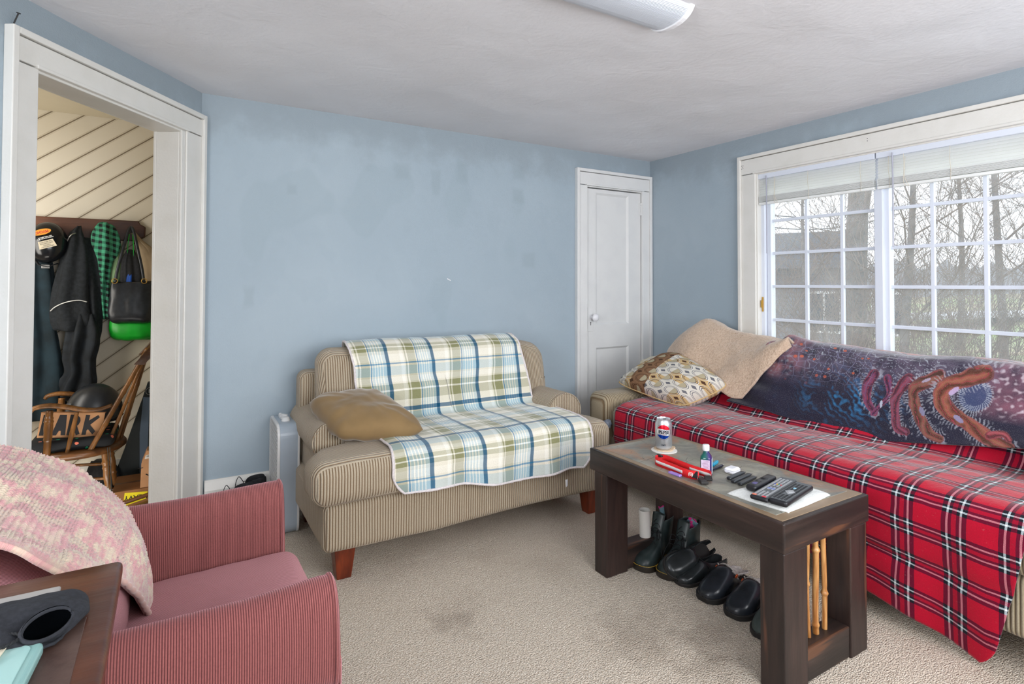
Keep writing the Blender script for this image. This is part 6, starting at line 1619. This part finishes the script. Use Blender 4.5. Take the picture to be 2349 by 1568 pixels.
# trees
barkm = plain('grey_bark', srgb(118, 110, 106), .95, nz=.25, scale=8); twigm = plain('brown_twigs', srgb(124, 108, 98), .95, nz=.2, scale=3); ivy = plain('pale_bark', srgb(112, 106, 102), .95, nz=.3, scale=12)
rt = random.Random(5)
def grow(g, p, d, r, L_, lvl, spread=.6, up=.12, nk=3, seg=4, twist=.22, minr=.004):
    pts = [p.copy()]; rr = [r]; q = p.copy(); dd = d.normalized(); kids = []
    for i in range(seg):
        dd = (dd+Vector((rt.uniform(-1, 1), rt.uniform(-1, 1), rt.uniform(-.6, 1)))*twist+Vector((0, 0, up*.4))).normalized()
        q = q+dd*(L_/seg); pts.append(q.copy()); rr.append(max(minr*.6, r*(1-.72*(i+1)/seg))); kids.append((q.copy(), dd.copy(), rr[-1]))
    g.tube(pts, rr, 3 if lvl > 1 else 5, cap=False)
    if lvl < 4 and r > minr*.9:
        for (a_, b__, c_) in kids:
            for _ in range(nk if lvl < 3 else 2):
                if rt.random() < .86:
                    v = Vector((rt.uniform(-1, 1), rt.uniform(-1, 1), rt.uniform(-.35, .9))).normalized()
                    grow(g, a_, (b__*(1-spread)+v*spread*1.25), max(minr, c_*.62), L_*rt.uniform(.42, .66), lvl+1, spread, up, nk, max(2, seg-1), twist, minr)
def tree(u, d, h, r, label, lean=(0, 0), start=.35, nb=9, mat=None, bl=.42, group='bare trees outside'):
    b0 = away(u, d, -1.15); t = thing('bare_tree', label, 'tree', b0, 0, group)
    pts = []; rr = []
    for i in range(13):
        f = i/12; pts.append(Vector((lean[0]*h*f+.12*math.sin(f*5+u), lean[1]*h*f+.1*math.cos(f*4+u), h*f))); rr.append(r*(1.15 if i == 0 else 1-.7*f))
    G().tube(pts, rr, 9).ob('trunk', mat or barkm, t, True)
    g = G()
    for k in range(nb):
        f = start+(1-start)*k/nb; p = pts[int(f*12)]; a_ = rt.uniform(0, 2*PI)
        grow(g, p, Vector((math.cos(a_), math.sin(a_), .55)), r*.34*(1.2-f), h*bl*(1.15-f*.6), 1, nk=2)
    g.ob('branches', twigm, t, True); return t
tree(1972, 9.5, 9, .215, 'thick pale trunk standing in the left half of the window', start=.40, nb=8, mat=ivy)
tree(2290, 15, 10, .105, 'straight slender trunk in the right half of the window', start=.25, nb=8)
tree(2085, 8.0, 5.2, .075, 'spreading bare tree just right of the window mullion', lean=(.05, .02), start=.22, nb=9, bl=.5)
tree(2200, 20, 8, .12, 'bare tree behind the driveway', start=.3, nb=7)
tree(1850, 12, 6.0, .05, 'young bare tree in front of the grey house', start=.2, nb=8, bl=.45)
tree(2420, 12, 6, .08, 'bare tree at the right edge of the window', start=.2, nb=9, bl=.55)
def shrub(u, d, h, n, label, w=1.0):
    b0 = away(u, d, -1.2); t = thing('twiggy_shrub', label, 'shrub', b0, 0, 'bare shrubs outside'); g = G()
    for k in range(n):
        a_ = rt.uniform(0, 2*PI); s_ = rt.uniform(.1, .95)*w
        grow(g, Vector((math.cos(a_)*.35*w*rt.random(), math.sin(a_)*.35*w*rt.random(), 0)), Vector((math.cos(a_)*s_, math.sin(a_)*s_, 1.0)), .013, h*rt.uniform(.6, 1.05), 2, spread=.5, up=.2, nk=1, seg=6, minr=.005)
    g.ob('stems', twigm, t, True)
for (u, d, h, n_, lb, w) in ((1800, 7.2, 2.5, 30, 'bare twiggy shrub at the left edge of the window', .9), (1890, 6.4, 2.2, 26, 'low bare shrub in front of the grey house', 1.0), (2000, 8.5, 2.8, 30, 'bare shrub behind the window mullion', 1.1), (2100, 7.0, 2.8, 36, 'dense bare shrub right of the mullion', 1.0),
                            (2190, 9.5, 3.0, 34, 'tall bare shrub before the driveway', 1.2), (2280, 7.6, 2.5, 30, 'bare shrub in the right half of the window', 1.1), (2370, 8.6, 3.0, 34, 'bare shrub at the right edge of the window', 1.2), (2050, 12.5, 3.4, 30, 'far bare thicket behind the shrubs', 1.6), (2330, 13, 3.4, 30, 'far thicket near the slender trunk', 1.6), (1900, 11, 2.7, 28, 'bare thicket against the grey house', 1.4)):
    shrub(u, d, h, max(6, int(n_*.24)), lb, w)
for k, (z0, z1) in enumerate(((3.15, 3.9), (3.5, 4.35))):
    a = away(1600, 16, z0); b_ = away(2060, 22, z1); P = [a.lerp(b_, f/12)-Vector((0, 0, .5*math.sin(f/12*PI))) for f in range(13)]
    tag(G().tube(P, .018, 5).ob('power_line', M['rubber']), ('lower' if k == 0 else 'upper')+' of the two overhead wires outside the left half of the window', 'wire')
# tree line on the far rise
def hedge(u, v):
    a_ = 1550+1300*u; d = 52; p = away(a_, d, 0); h = 4.3+1.6*fbm(u*14, 0, 3)+.7*fbm(u*60, 1, 1)
    return Vector((p.x, p.y, 1.0+h*v))
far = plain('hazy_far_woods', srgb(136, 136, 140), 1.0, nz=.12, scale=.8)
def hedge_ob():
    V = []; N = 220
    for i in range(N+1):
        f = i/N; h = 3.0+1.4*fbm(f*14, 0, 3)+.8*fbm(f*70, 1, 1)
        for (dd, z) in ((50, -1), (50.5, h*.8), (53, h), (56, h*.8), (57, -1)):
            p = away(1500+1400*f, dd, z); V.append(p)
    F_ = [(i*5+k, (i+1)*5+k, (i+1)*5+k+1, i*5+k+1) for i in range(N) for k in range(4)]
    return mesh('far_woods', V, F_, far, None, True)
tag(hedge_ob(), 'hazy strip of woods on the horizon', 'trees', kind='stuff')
